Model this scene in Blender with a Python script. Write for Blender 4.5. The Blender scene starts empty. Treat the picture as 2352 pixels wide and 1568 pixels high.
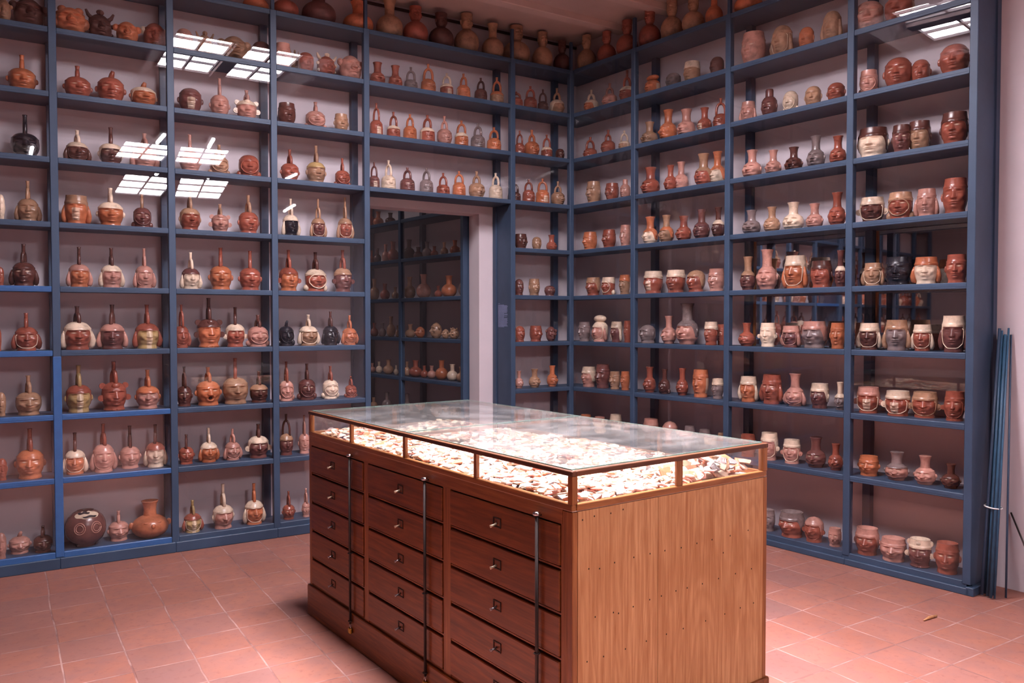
SKYA, SKYB, FILLC, ARA, EXPO = 66, 80, 8, 240, 0.22
TILT = (-3.0, -1.85, 0, 0)
TABLE = """
B2 T 1 1 -2.773 0.130 0.146 0.188 J o
B3 T 1 3 -2.554 0.130 0.219 0.196 J r fc
B3 T 2 3 -2.288 0.130 0.303 0.264 J m
B3 T 3 3 -1.975 0.130 0.246 0.243 J o
B4 T 1 5 -1.712 0.130 0.314 0.220 J t
B4 T 2 5 -1.486 0.130 0.303 0.209 J r fc
B4 T 3 5 -1.251 0.130 0.297 0.213 J b fc
B4 T 4 5 -1.008 0.130 0.341 0.217 J t2 fc
B4 T 5 5 -0.754 0.130 0.304 0.196 J t2
B5 T 1 3 -0.497 0.130 0.341 0.252 J t2 fc
B5 T 2 3 -0.233 0.130 0.330 0.188 J t fc
B5 T 3 3 -0.018 0.130 0.294 0.163 J b fc
C1 T 1 3 0.053 0.130 0.321 0.178 J t2 fc
C1 T 2 3 0.309 0.130 0.283 0.168 J r fc
C1 T 3 3 0.555 0.130 0.311 0.189 J r fc
C2 T 1 4 0.814 0.130 0.330 0.188 J r fc
C2 T 2 4 1.052 0.130 0.325 0.183 J t2 fc
C2 T 3 4 1.271 0.130 0.286 0.183 J t2 fc
C2 T 4 4 1.473 0.130 0.260 0.137 J o
C3 T 1 1 1.782 0.130 0.223 0.211 J o
B0 a 1 2 -4.341 0.084 0.165 0.097 X t ears
B0 a 2 2 -4.204 0.173 0.216 0.215 X b ears
B1 a 1 4 -3.971 0.133 0.202 0.195 X o lump
B1 a 2 4 -3.798 0.189 0.203 0.184 X b horns
B1 a 3 4 -3.635 0.120 0.170 0.169 X o ears
B1 a 4 4 -3.457 0.190 0.210 0.182 X r ears c
B2 a 1 4 -3.269 0.130 0.183 0.117 Hc p n
B2 a 2 4 -3.133 0.130 0.183 0.127 X t horns
B2 a 3 4 -2.927 0.147 0.214 0.225 X t ears
B2 a 4 4 -2.723 0.208 0.204 0.147 Hc b n
B3 a 1 5 -2.586 0.093 0.187 0.115 H p n
B3 a 2 5 -2.464 0.210 0.193 0.064 X t horns
B3 a 3 5 -2.411 0.103 0.159 0.119 Hc r n
B3 a 4 5 -2.247 0.122 0.179 0.174 X r horns c
B3 a 5 5 -2.045 0.173 0.228 0.215 X p ears
B4 a 1 8 -1.822 0.130 0.186 0.123 N r n
B4 a 2 8 -1.668 0.130 0.186 0.115 N r n
B4 a 3 8 -1.531 0.130 0.199 0.112 S2 g n
B4 a 4 8 -1.374 0.130 0.251 0.128 S2 o n
B4 a 5 8 -1.203 0.130 0.203 0.115 S r n c
B4 a 6 8 -1.043 0.130 0.224 0.121 S o n
B4 a 7 8 -0.874 0.130 0.215 0.113 S b n
B4 a 8 8 -0.713 0.130 0.246 0.124 S t n o
B5 a 1 4 -0.516 0.130 0.152 0.126 S2 r n
B5 a 2 4 -0.364 0.130 0.222 0.122 S2 r n
B5 a 3 4 -0.229 0.130 0.215 0.102 S2 b n
B5 a 4 4 -0.074 0.130 0.249 0.136 S t n c
C1 a 1 3 0.114 0.130 0.211 0.134 S2 o n c
C1 a 2 3 0.348 0.130 0.216 0.136 S p n
C1 a 3 3 0.557 0.130 0.280 0.133 S r n c
C2 a 1 4 0.849 0.130 0.169 0.134 Hk o n
C2 a 2 4 1.071 0.130 0.135 0.125 Hc g n
C2 a 3 4 1.262 0.130 0.171 0.132 H t n c
C2 a 4 4 1.505 0.130 0.156 0.110 Hc b n
C3 a 1 4 1.831 0.130 0.239 0.178 H p n
C3 a 2 4 2.072 0.130 0.233 0.182 Hc t f
C3 a 3 4 2.263 0.130 0.167 0.115 Hc o e
C3 a 4 4 2.454 0.130 0.221 0.155 Hc t f
C4 a 1 2 2.710 0.130 0.203 0.183 Hc p n
C4 a 2 2 2.911 0.130 0.177 0.177 Hc r n
B0 b 1 1 -4.247 0.130 0.234 0.179 S o e
B1 b 1 3 -3.935 0.130 0.216 0.177 S r e
B1 b 2 3 -3.737 0.130 0.217 0.188 B r e
B1 b 3 3 -3.538 0.130 0.173 0.184 B o e c
B2 b 1 3 -3.234 0.130 0.179 0.172 Hc m e
B2 b 2 3 -3.035 0.130 0.277 0.145 S p e
B2 b 3 3 -2.846 0.130 0.220 0.178 S p M c
B3 b 1 3 -2.551 0.130 0.166 0.134 H b n
B3 b 2 3 -2.331 0.130 0.209 0.168 S p o
B3 b 3 3 -2.127 0.130 0.143 0.120 H t e
B4 b 1 8 -1.834 0.130 0.272 0.106 S r n
B4 b 2 8 -1.687 0.130 0.221 0.113 S r n c
B4 b 3 8 -1.541 0.130 0.223 0.115 S o n
B4 b 4 8 -1.384 0.130 0.237 0.128 S r n c
B4 b 5 8 -1.226 0.130 0.249 0.130 S p n
B4 b 6 8 -1.064 0.130 0.233 0.121 S o n c
B4 b 7 8 -0.904 0.130 0.230 0.128 S g n
B4 b 8 8 -0.743 0.130 0.217 0.129 S o n
B5 b 1 4 -0.478 0.130 0.222 0.095 S r n
B5 b 2 4 -0.349 0.130 0.243 0.139 S o n
B5 b 3 4 -0.187 0.130 0.220 0.108 S r n c
B5 b 4 4 -0.040 0.130 0.113 0.087 Hc b n
C1 b 1 3 0.102 0.130 0.196 0.129 S r n
C1 b 2 3 0.330 0.130 0.219 0.131 S r n
C1 b 3 3 0.526 0.130 0.178 0.103 S t n c
C2 b 1 5 0.818 0.130 0.193 0.144 N t n
C2 b 2 5 1.019 0.130 0.252 0.151 N o n
C2 b 3 5 1.207 0.130 0.218 0.147 N p n
C2 b 4 5 1.388 0.130 0.195 0.130 N r e
C2 b 5 5 1.541 0.130 0.236 0.118 S r n
C3 b 1 5 1.790 0.130 0.154 0.137 H p f
C3 b 2 5 1.970 0.130 0.208 0.129 Hk m e
C3 b 3 5 2.143 0.130 0.161 0.117 Hc c o
C3 b 4 5 2.318 0.130 0.155 0.122 Hc t e
C3 b 5 5 2.487 0.130 0.140 0.129 Hc r e
C4 b 1 4 2.715 0.130 0.161 0.125 H p o
C4 b 2 4 2.903 0.138 0.203 0.181 Hc r e
C4 b 3 4 3.021 0.210 0.171 0.123 Hc r e
C4 b 4 4 3.247 0.130 0.194 0.180 Hc r e
B0 c 1 1 -4.236 0.130 0.272 0.164 S k n
B1 c 1 3 -3.942 0.130 0.211 0.165 S b f c
B1 c 2 3 -3.743 0.130 0.254 0.160 S b e c
B1 c 3 3 -3.535 0.130 0.239 0.188 S p f
B2 c 1 3 -3.241 0.130 0.267 0.156 S p e
B2 c 2 3 -3.043 0.130 0.218 0.146 S2 t o
B2 c 3 3 -2.833 0.130 0.170 0.166 Hc r o
B3 c 1 3 -2.532 0.130 0.241 0.152 S r e
B3 c 2 3 -2.329 0.130 0.293 0.160 S t e y
B3 c 3 3 -2.120 0.130 0.219 0.130 S r o
B4 c 1 8 -1.855 0.130 0.217 0.090 S m n
B4 c 2 8 -1.731 0.130 0.245 0.120 S c n
B4 c 3 8 -1.566 0.130 0.203 0.126 S m n
B4 c 4 8 -1.394 0.130 0.215 0.116 S g n
B4 c 5 8 -1.239 0.130 0.190 0.115 S2 r n
B4 c 6 8 -1.088 0.130 0.220 0.116 S2 o n
B4 c 7 8 -0.917 0.130 0.236 0.143 S t n
B4 c 8 8 -0.726 0.130 0.239 0.123 S c n
B5 c 1 4 -0.535 0.130 0.189 0.121 S2 b n
B5 c 2 4 -0.383 0.130 0.215 0.117 S r n
B5 c 3 4 -0.232 0.130 0.237 0.129 S2 o n
B5 c 4 4 -0.063 0.130 0.226 0.131 S2 t n
C1 c 1 3 0.147 0.130 0.203 0.150 H t e
C1 c 2 3 0.381 0.130 0.157 0.126 H r n
C1 c 3 3 0.539 0.130 0.172 0.093 Hk p n
C2 c 1 5 0.830 0.130 0.229 0.179 N r e
C2 c 2 5 1.070 0.103 0.210 0.119 N r e
C2 c 3 5 1.117 0.201 0.237 0.141 N p e
C2 c 4 5 1.391 0.116 0.251 0.143 N r n t
C2 c 5 5 1.474 0.207 0.263 0.131 N c n o
C3 c 1 5 1.827 0.130 0.209 0.160 N p e
C3 c 2 5 2.006 0.130 0.180 0.129 N p e
C3 c 3 5 2.172 0.130 0.174 0.140 N b e
C3 c 4 5 2.342 0.130 0.221 0.136 N g e
C3 c 5 5 2.505 0.130 0.192 0.112 N r n
C4 c 1 4 2.749 0.130 0.194 0.207 H c e b
C4 c 2 4 2.946 0.103 0.176 0.120 H m e b
C4 c 3 4 3.024 0.199 0.194 0.145 H t e b
C4 c 4 4 3.253 0.130 0.195 0.165 H r e b
B0 d 1 2 -4.372 0.130 0.169 0.045 Hc c e
B0 d 2 2 -4.226 0.130 0.265 0.153 S t f
B1 d 1 3 -3.953 0.130 0.190 0.177 H o f t
B1 d 2 3 -3.750 0.130 0.260 0.176 S o e c
B1 d 3 3 -3.555 0.130 0.251 0.131 S m o
B2 d 1 3 -3.246 0.130 0.283 0.152 S r e t
B2 d 2 3 -3.041 0.130 0.206 0.150 S p M
B2 d 3 3 -2.841 0.130 0.286 0.162 S r e
B3 d 1 3 -2.528 0.130 0.285 0.148 S k f c
B3 d 2 3 -2.316 0.130 0.301 0.133 S m f t
B3 d 3 3 -2.100 0.130 0.329 0.140 S r f t
B5 d 1 3 -0.466 0.130 0.135 0.117 H b n
B5 d 2 3 -0.296 0.130 0.121 0.088 Hc t n
B5 d 3 3 -0.133 0.130 0.145 0.100 N r n
C1 d 1 3 0.102 0.130 0.166 0.135 H o n
C1 d 2 3 0.345 0.130 0.166 0.126 H r n
C1 d 3 3 0.541 0.130 0.190 0.093 H p n
C2 d 1 5 0.829 0.130 0.231 0.149 N c e o
C2 d 2 5 1.005 0.130 0.227 0.142 N t e o
C2 d 3 5 1.186 0.130 0.202 0.143 N r e
C2 d 4 5 1.365 0.130 0.235 0.149 N m e
C2 d 5 5 1.525 0.130 0.236 0.101 N b n c
C3 d 1 5 1.825 0.130 0.180 0.137 N g n
C3 d 2 5 1.999 0.130 0.185 0.134 N t e
C3 d 3 5 2.173 0.130 0.198 0.149 N c n
C3 d 4 5 2.337 0.130 0.171 0.128 N p e
C3 d 5 5 2.503 0.130 0.227 0.129 N r e
C4 d 1 4 2.748 0.130 0.162 0.183 H b d c
C4 d 2 4 2.932 0.130 0.172 0.162 H r o t
C4 d 3 4 3.094 0.130 0.175 0.142 H p f
C4 d 4 4 3.262 0.130 0.216 0.153 H r e
B0 e 1 2 -4.382 0.130 0.121 0.041 Hc r n
B0 e 2 2 -4.255 0.130 0.271 0.168 S b f
B1 e 1 3 -3.942 0.130 0.267 0.158 S o f p
B1 e 2 3 -3.750 0.130 0.269 0.161 S p f c
B1 e 3 3 -3.546 0.130 0.276 0.148 S p f
B2 e 1 3 -3.244 0.130 0.262 0.152 S c f m
B2 e 2 3 -3.040 0.130 0.304 0.172 S o e
B2 e 3 3 -2.832 0.130 0.291 0.171 S r e
B3 e 1 3 -2.547 0.130 0.310 0.175 S o d r
B3 e 2 3 -2.340 0.130 0.302 0.183 S r o c
B3 e 3 3 -2.122 0.130 0.328 0.177 S m d t
B5 e 1 3 -0.485 0.130 0.148 0.085 Hc m n
B5 e 2 3 -0.323 0.130 0.152 0.116 H t e
B5 e 3 3 -0.152 0.130 0.097 0.114 Hc m e
C1 e 1 3 0.145 0.130 0.164 0.135 H r n t
C1 e 2 3 0.339 0.130 0.158 0.137 H r o c
C1 e 3 3 0.536 0.130 0.171 0.098 H t n o
C2 e 1 4 0.865 0.130 0.186 0.164 H r n c
C2 e 2 4 1.108 0.130 0.184 0.159 H r n c
C2 e 3 4 1.313 0.130 0.176 0.146 Hc r n t
C2 e 4 4 1.511 0.130 0.176 0.129 H p n
C3 e 1 5 1.797 0.130 0.251 0.114 N m n t
C3 e 2 5 1.962 0.130 0.292 0.167 N p e
C3 e 3 5 2.193 0.130 0.231 0.189 H o f c
C3 e 4 5 2.392 0.130 0.184 0.158 H r e b
C3 e 5 5 2.532 0.130 0.249 0.077 N m n c
C4 e 1 4 2.757 0.130 0.151 0.141 H t f
C4 e 2 4 2.923 0.130 0.178 0.162 H k n
C4 e 3 4 3.096 0.130 0.167 0.170 H c f o
C4 e 4 4 3.275 0.130 0.173 0.130 H r e
B0 f 1 2 -4.397 0.130 0.146 0.030 Hc r n
B0 f 2 2 -4.247 0.130 0.241 0.169 S r f
B1 f 1 3 -3.957 0.130 0.287 0.209 S r f c
B1 f 2 3 -3.749 0.130 0.299 0.193 S m f p
B1 f 3 3 -3.533 0.130 0.301 0.193 S y f r
B2 f 1 4 -3.310 0.130 0.303 0.126 S r f
B2 f 2 4 -3.125 0.135 0.352 0.201 S o M b
B2 f 3 4 -2.934 0.198 0.288 0.167 S r d c
B2 f 4 4 -2.782 0.119 0.233 0.167 S p o
B3 f 1 4 -2.569 0.130 0.189 0.130 B k o
B3 f 2 4 -2.399 0.130 0.235 0.178 S t f c
B3 f 3 4 -2.224 0.130 0.261 0.153 S k f
B3 f 4 4 -2.069 0.130 0.231 0.145 S o f
B5 f 1 3 -0.479 0.130 0.142 0.096 Hc r n
B5 f 2 3 -0.306 0.130 0.142 0.118 H r n
B5 f 3 3 -0.138 0.130 0.148 0.120 X m ears
C1 f 1 4 0.030 0.130 0.175 0.131 H g e
C1 f 2 4 0.235 0.130 0.235 0.182 Hk p f c
C1 f 3 4 0.441 0.130 0.176 0.131 H m f c
C1 f 4 4 0.573 0.130 0.187 0.072 H r n
C2 f 1 5 0.804 0.130 0.154 0.155 Hc g e
C2 f 2 5 1.035 0.130 0.226 0.141 N p e
C2 f 3 5 1.227 0.130 0.325 0.205 N p e g
C2 f 4 5 1.484 0.104 0.178 0.122 H r e c
C2 f 5 5 1.498 0.210 0.159 0.074 H r n
C3 f 1 5 1.790 0.130 0.172 0.124 N r n
C3 f 2 5 1.972 0.130 0.172 0.140 H c d
C3 f 3 5 2.164 0.130 0.150 0.159 H m f p
C3 f 4 5 2.343 0.130 0.182 0.164 H g n p
C3 f 5 5 2.516 0.130 0.174 0.108 H o e
C4 f 1 4 2.738 0.130 0.170 0.159 H b f c
C4 f 2 4 2.917 0.131 0.191 0.168 H g f t
C4 f 3 4 3.057 0.203 0.163 0.138 H r f c
C4 f 4 4 3.265 0.130 0.216 0.165 H m f c
B0 g 1 2 -4.389 0.130 0.151 0.052 Hc t n
B0 g 2 2 -4.241 0.130 0.252 0.150 S t n
B1 g 1 3 -3.955 0.130 0.309 0.169 S y e r
B1 g 2 3 -3.744 0.130 0.328 0.193 S r M
B1 g 3 3 -3.534 0.130 0.265 0.166 S p e o
B2 g 1 4 -3.296 0.130 0.279 0.114 S b e
B2 g 2 4 -3.135 0.130 0.271 0.188 So o e
B2 g 3 4 -2.945 0.130 0.329 0.183 S t n
B2 g 4 4 -2.776 0.130 0.230 0.133 S b n t
B3 g 1 4 -2.571 0.130 0.294 0.121 S p o
B3 g 2 4 -2.413 0.130 0.274 0.146 S m o
B3 g 3 4 -2.227 0.130 0.250 0.139 S c o
B3 g 4 4 -2.061 0.130 0.165 0.103 S r o
B5 g 1 3 -0.485 0.130 0.152 0.080 N p n
B5 g 2 3 -0.319 0.130 0.164 0.108 N t n
B5 g 3 3 -0.124 0.130 0.188 0.104 N o n
C1 g 1 4 0.090 0.130 0.176 0.136 H p n c
C1 g 2 4 0.270 0.130 0.209 0.139 H m n
C1 g 3 4 0.421 0.130 0.152 0.100 H t n
C1 g 4 4 0.546 0.130 0.159 0.083 H o n
C2 g 1 5 0.829 0.130 0.213 0.110 N r n
C2 g 2 5 0.993 0.130 0.202 0.108 N b o
C2 g 3 5 1.179 0.130 0.217 0.113 N r e
C2 g 4 5 1.364 0.130 0.216 0.131 H o n
C2 g 5 5 1.529 0.130 0.152 0.092 H g n c
C3 g 1 5 1.809 0.130 0.183 0.156 H o f c
C3 g 2 5 2.009 0.130 0.210 0.181 H r f
C3 g 3 5 2.199 0.130 0.227 0.165 N p f
C3 g 4 5 2.389 0.130 0.167 0.138 H m e c
C3 g 5 5 2.537 0.130 0.187 0.076 N g n c
C4 g 1 4 2.736 0.130 0.166 0.174 H r d p
C4 g 2 4 2.932 0.127 0.155 0.184 H r d c
C4 g 3 4 3.087 0.191 0.157 0.181 H r d t
C4 g 4 4 3.275 0.130 0.176 0.140 H r d
B0 h 1 2 -4.391 0.130 0.140 0.062 Hc r e
B0 h 2 2 -4.238 0.130 0.318 0.179 S o e
B1 h 1 4 -3.982 0.130 0.272 0.154 S o f c
B1 h 2 4 -3.814 0.118 0.321 0.166 S p f
B1 h 3 4 -3.645 0.208 0.289 0.145 S p e
B1 h 4 4 -3.489 0.130 0.292 0.156 S c f r
B2 h 1 4 -3.287 0.130 0.208 0.114 S r e
B2 h 2 4 -3.135 0.130 0.244 0.146 S o f c
B2 h 3 4 -2.969 0.130 0.225 0.139 S p f
B2 h 4 4 -2.784 0.130 0.247 0.181 S m d c
B3 h 1 2 -2.575 0.130 0.307 0.104 S2 m n t
B3 h 2 2 -2.437 0.130 0.290 0.096 S p e
C1 h 1 3 0.051 0.130 0.149 0.109 H o n
C1 h 2 3 0.231 0.130 0.146 0.107 H p n
C1 h 3 3 0.433 0.130 0.184 0.110 H m n c
C2 h 1 5 0.845 0.130 0.187 0.135 H p n
C2 h 2 5 1.053 0.130 0.187 0.132 Hc p n
C2 h 3 5 1.257 0.130 0.167 0.091 H g n
C2 h 4 5 1.409 0.130 0.156 0.103 H g n
C2 h 5 5 1.558 0.130 0.145 0.046 H t n
C3 h 1 5 1.808 0.130 0.163 0.120 H r n
C3 h 2 5 1.992 0.130 0.194 0.152 H p d c
C3 h 3 5 2.177 0.130 0.166 0.148 H p d c
C3 h 4 5 2.363 0.130 0.205 0.139 N m n
C3 h 5 5 2.511 0.130 0.178 0.098 N r n
C4 h 1 4 2.744 0.130 0.126 0.142 H o e
C4 h 2 4 2.928 0.130 0.176 0.154 N p e g
C4 h 3 4 3.106 0.130 0.174 0.140 N p e
C4 h 4 4 3.259 0.130 0.145 0.117 N b e
B0 i 1 3 -4.402 0.080 0.166 0.057 Hc p n
B0 i 2 3 -4.303 0.210 0.133 0.137 B p e
B0 i 3 3 -4.173 0.130 0.167 0.112 S b n
B1 i 1 3 -3.924 0.163 0.252 0.257 Jg m
B1 i 2 3 -3.722 0.209 0.200 0.145 S p e
B1 i 3 3 -3.526 0.157 0.251 0.245 Jn o
B2 i 1 3 -3.250 0.130 0.224 0.149 S y f r
B2 i 2 3 -3.040 0.130 0.317 0.160 S p e c
B2 i 3 3 -2.819 0.130 0.297 0.168 S o f c
B3 i 1 2 -2.561 0.130 0.210 0.104 S r e
B3 i 2 2 -2.427 0.130 0.216 0.069 S p e
C3 i 1 4 1.991 0.130 0.153 0.094 H g n
C3 i 2 4 2.182 0.130 0.171 0.177 H r n g
C3 i 3 4 2.356 0.130 0.168 0.156 Hc r d p
C3 i 4 4 2.511 0.130 0.123 0.087 H p n
C4 i 1 4 2.738 0.130 0.169 0.164 H r e p
C4 i 2 4 2.913 0.130 0.142 0.160 H p n
C4 i 3 4 3.081 0.130 0.171 0.161 H m M c
C4 i 4 4 3.245 0.130 0.183 0.152 H r e
"""
ROOM2 = '''d 2.035 0.150 0.059|d 1.905 0.163 0.087|d 1.721 0.193 0.086|d 1.563 0.210 0.127|d 1.235 0.205 0.123|d 1.053 0.117 0.107|d 0.889 0.158 0.099|d 0.754 0.103 0.078|d 0.576 0.128 0.077|d 0.393 0.133 0.100|d 0.238 0.133 0.093|e 1.978 0.231 0.110|e 1.740 0.171 0.107|e 1.520 0.128 0.077|e 1.225 0.221 0.123|e 0.953 0.236 0.159|e 0.684 0.114 0.078|e 0.497 0.203 0.159|e 0.239 0.235 0.111|f 1.983 0.146 0.088|f 1.803 0.147 0.086|f 1.613 0.218 0.099|f 1.481 0.119 0.042|f 1.215 0.135 0.109|f 1.020 0.122 0.121|f 0.722 0.169 0.143|f 0.557 0.100 0.090|f 0.408 0.106 0.120|f 0.230 0.100 0.062|g 2.034 0.100 0.074|g 1.881 0.123 0.073|g 1.675 0.152 0.114|g 1.510 0.100 0.049|g 1.285 0.147 0.069|g 1.113 0.167 0.142|g 0.947 0.120 0.080|g 0.810 0.126 0.092|g 0.629 0.186 0.129|g 0.443 0.155 0.108|g 0.286 0.137 0.112|h 2.007 0.118 0.088|h 1.707 0.198 0.115|h 1.287 0.213 0.096|c 2.046 0.214 0.088|c 1.880 0.160 0.116|c 1.617 0.119 0.113'''
import bpy, math, random
import numpy as np
PI = math.pi
SC = bpy.context.scene
COL = SC.collection

# ------------------------------------------------------------------ materials
def lin(r, g, b):
    f = lambda c: (c/255/12.92) if c/255 <= .04045 else ((c/255+.055)/1.055)**2.4
    return (f(r), f(g), f(b), 1)

class NT:
    def __init__(s, name):
        s.m = bpy.data.materials.new(name); s.m.use_nodes = True
        s.t = s.m.node_tree; s.t.nodes.clear()
        s.out = s.n('ShaderNodeOutputMaterial')
    def n(s, typ, **kw):
        nd = s.t.nodes.new(typ)
        for k, v in kw.items(): setattr(nd, k, v)
        return nd
    def l(s, a, b): s.t.links.new(a, b)
    def setin(s, nd, **kw):
        for k, v in kw.items(): nd.inputs[k.replace('_', ' ')].default_value = v
        return nd
    def coords(s, scale=(1, 1, 1), kind='Object', rot=(0, 0, 0), loc=(0, 0, 0)):
        c = s.n('ShaderNodeTexCoord'); mp = s.n('ShaderNodeMapping')
        mp.inputs['Scale'].default_value = scale; mp.inputs['Rotation'].default_value = rot
        mp.inputs['Location'].default_value = loc
        s.l(c.outputs[kind], mp.inputs['Vector']); return mp.outputs['Vector']
    def noise(s, vec, scale=5, detail=4, rough=.55, dist=0):
        nd = s.n('ShaderNodeTexNoise'); s.l(vec, nd.inputs['Vector'])
        nd.inputs['Scale'].default_value = scale; nd.inputs['Detail'].default_value = detail
        nd.inputs['Roughness'].default_value = rough; nd.inputs['Distortion'].default_value = dist
        return nd.outputs['Fac']
    def ramp(s, fac, stops):
        nd = s.n('ShaderNodeValToRGB'); s.l(fac, nd.inputs['Fac'])
        e = nd.color_ramp.elements
        while len(e) < len(stops): e.new(.5)
        for el, (p, c) in zip(e, stops): el.position = p; el.color = c
        return nd.outputs['Color']
    def mix(s, fac, a, b, mode='MIX'):
        nd = s.n('ShaderNodeMix', data_type='RGBA', blend_type=mode)
        for sock, v in ((nd.inputs[0], fac), (nd.inputs[6], a), (nd.inputs[7], b)):
            if isinstance(v, (float, int, tuple)): sock.default_value = v
            else: s.l(v, sock)
        return nd.outputs[2]
    def math(s, op, a, b=0.0):
        nd = s.n('ShaderNodeMath', operation=op)
        for sock, v in zip(nd.inputs, (a, b)):
            if isinstance(v, (float, int)): sock.default_value = v
            else: s.l(v, sock)
        return nd.outputs[0]
    def bsdf(s, col, rough=.5, metal=0, spec=.5, bump=None, bstr=.2, bdist=.002):
        b = s.n('ShaderNodeBsdfPrincipled')
        if isinstance(col, tuple): b.inputs['Base Color'].default_value = col
        else: s.l(col, b.inputs['Base Color'])
        if isinstance(rough, (float, int)): b.inputs['Roughness'].default_value = rough
        else: s.l(rough, b.inputs['Roughness'])
        b.inputs['Metallic'].default_value = metal
        b.inputs['Specular IOR Level'].default_value = spec
        if bump is not None:
            bp = s.n('ShaderNodeBump'); s.l(bump, bp.inputs['Height'])
            bp.inputs['Strength'].default_value = bstr; bp.inputs['Distance'].default_value = bdist
            s.l(bp.outputs[0], b.inputs['Normal'])
        s.l(b.outputs[0], s.out.inputs[0]); return s.m

def mul(c, k): return (c[0]*k, c[1]*k, c[2]*k, 1)
CLAY = dict(o=lin(186, 108, 74), r=lin(150, 80, 64), p=lin(188, 134, 120), c=lin(222, 196, 172), t=lin(166, 126, 100),
            m=lin(108, 66, 62), k=lin(38, 35, 42), g=lin(128, 110, 108), b=lin(88, 52, 46), y=lin(172, 142, 96))
CW = dict(o='orange', r='brick red', p='pinkish', c='cream', t='tan', m='maroon brown', k='black', g='grey', b='dark brown', y='ochre')
MAT = {}
for k, c in CLAY.items():
    for dull in (0, 1):
        t = NT('%s_clay%s' % (CW[k].replace(' ', '_'), '_unburnished' if dull else ''))
        v = t.coords()
        oi = t.n('ShaderNodeObjectInfo')
        vv = t.n('ShaderNodeVectorMath', operation='ADD'); t.l(v, vv.inputs[0])
        sc = t.n('ShaderNodeVectorMath', operation='SCALE'); sc.inputs[0].default_value = (7, 3, 5); t.l(oi.outputs['Random'], sc.inputs['Scale']); t.l(sc.outputs[0], vv.inputs[1])
        n1 = t.noise(vv.outputs[0], 16, 4, .6); n2 = t.noise(vv.outputs[0], 70, 3, .6)
        k1 = .62 if not dull else .5
        col = t.ramp(n1, [(.28, mul(c, k1)), (.5, c), (.75, mul(c, 1.22))])
        col = t.mix(t.ramp(n2, [(.60, (0, 0, 0, 1)), (.72, (.5, .5, .5, 1))]), col, mul(c, .5))
        at = t.n('ShaderNodeAttribute', attribute_name='slip')
        other = CLAY['c'] if k not in 'c' else CLAY['r']
        if k in 'k': other = mul(CLAY['k'], 1.3)
        col = t.mix(at.outputs['Fac'], col, other)
        hs = t.n('ShaderNodeHueSaturation'); t.l(col, hs.inputs['Color'])
        t.l(t.math('ADD', t.math('MULTIPLY', oi.outputs['Random'], .3), .85), hs.inputs['Value'])
        t.bsdf(hs.outputs[0], .6 if dull else .27, 0, .5, n2, .15, .001)
        MAT[k+('d' if dull else '')] = t.m

def simple(name, col, rough=.5, metal=0, ns=None, var=.25, spec=.5, bstr=.15):
    t = NT(name); v = t.coords(); n = t.noise(v, ns or 12, 5, .6)
    cc = t.ramp(n, [(.3, mul(col, 1-var)), (.7, mul(col, 1+var*.6))])
    return t.bsdf(cc, rough, metal, spec, n, bstr, .002)

BLUE = lin(54, 71, 94)
t = NT('blue_paint'); v = t.coords(); n1 = t.noise(v, 3, 4, .6); n2 = t.noise(v, 45, 5, .7)
c = t.ramp(n1, [(.3, mul(BLUE, .82)), (.7, mul(BLUE, 1.15))])
c = t.mix(t.ramp(n2, [(.70, (0, 0, 0, 1)), (.76, (.8, .8, .8, 1))]), c, lin(64, 52, 50))
M_BLUE = t.bsdf(c, .5, 0, .4, n2, .15, .001)
M_BLUE2 = simple('bright_blue_paint', lin(48, 84, 112), .45, 0, 20, .2)
M_BLUE3 = simple('freshly_painted_blue', lin(50, 92, 146), .42, 0, 20, .12)
M_WALL = simple('white_plaster', lin(208, 196, 201), .85, 0, 2.2, .06, .3, .1)
M_CEIL = simple('cream_painted_boards', lin(198, 176, 170), .8, 0, 3, .1, .3)
M_BEAM = simple('cream_painted_beam', lin(206, 184, 178), .8, 0, 3, .1, .3)
M_DARK = simple('dark_conduit', lin(70, 50, 48), .7)
M_STEEL = simple('steel', lin(150, 145, 150), .3, .9, 30, .1)
M_CHROME = simple('polished_steel', lin(220, 220, 225), .15, 1, 30, .05)
M_IRON = simple('dark_iron', lin(48, 36, 34), .5, .4)
M_BRASS = simple('brass', lin(190, 150, 70), .35, .9)
M_BONE = simple('pale_metal_pull', lin(200, 186, 160), .35, .6)
M_STRING = simple('white_string', lin(225, 225, 225), .9)
M_LABEL = simple('pale_lettering', lin(140, 148, 185), .7)
M_FARW = simple('darkened_brown_plaster', lin(120, 104, 106), .85, 0, 2.2, .15)  # unseen walls given a darker colour to cut the bounced fill light
M_FRAME = simple('white_window_paint', lin(226, 214, 216), .6, 0, 8, .06)

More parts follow.
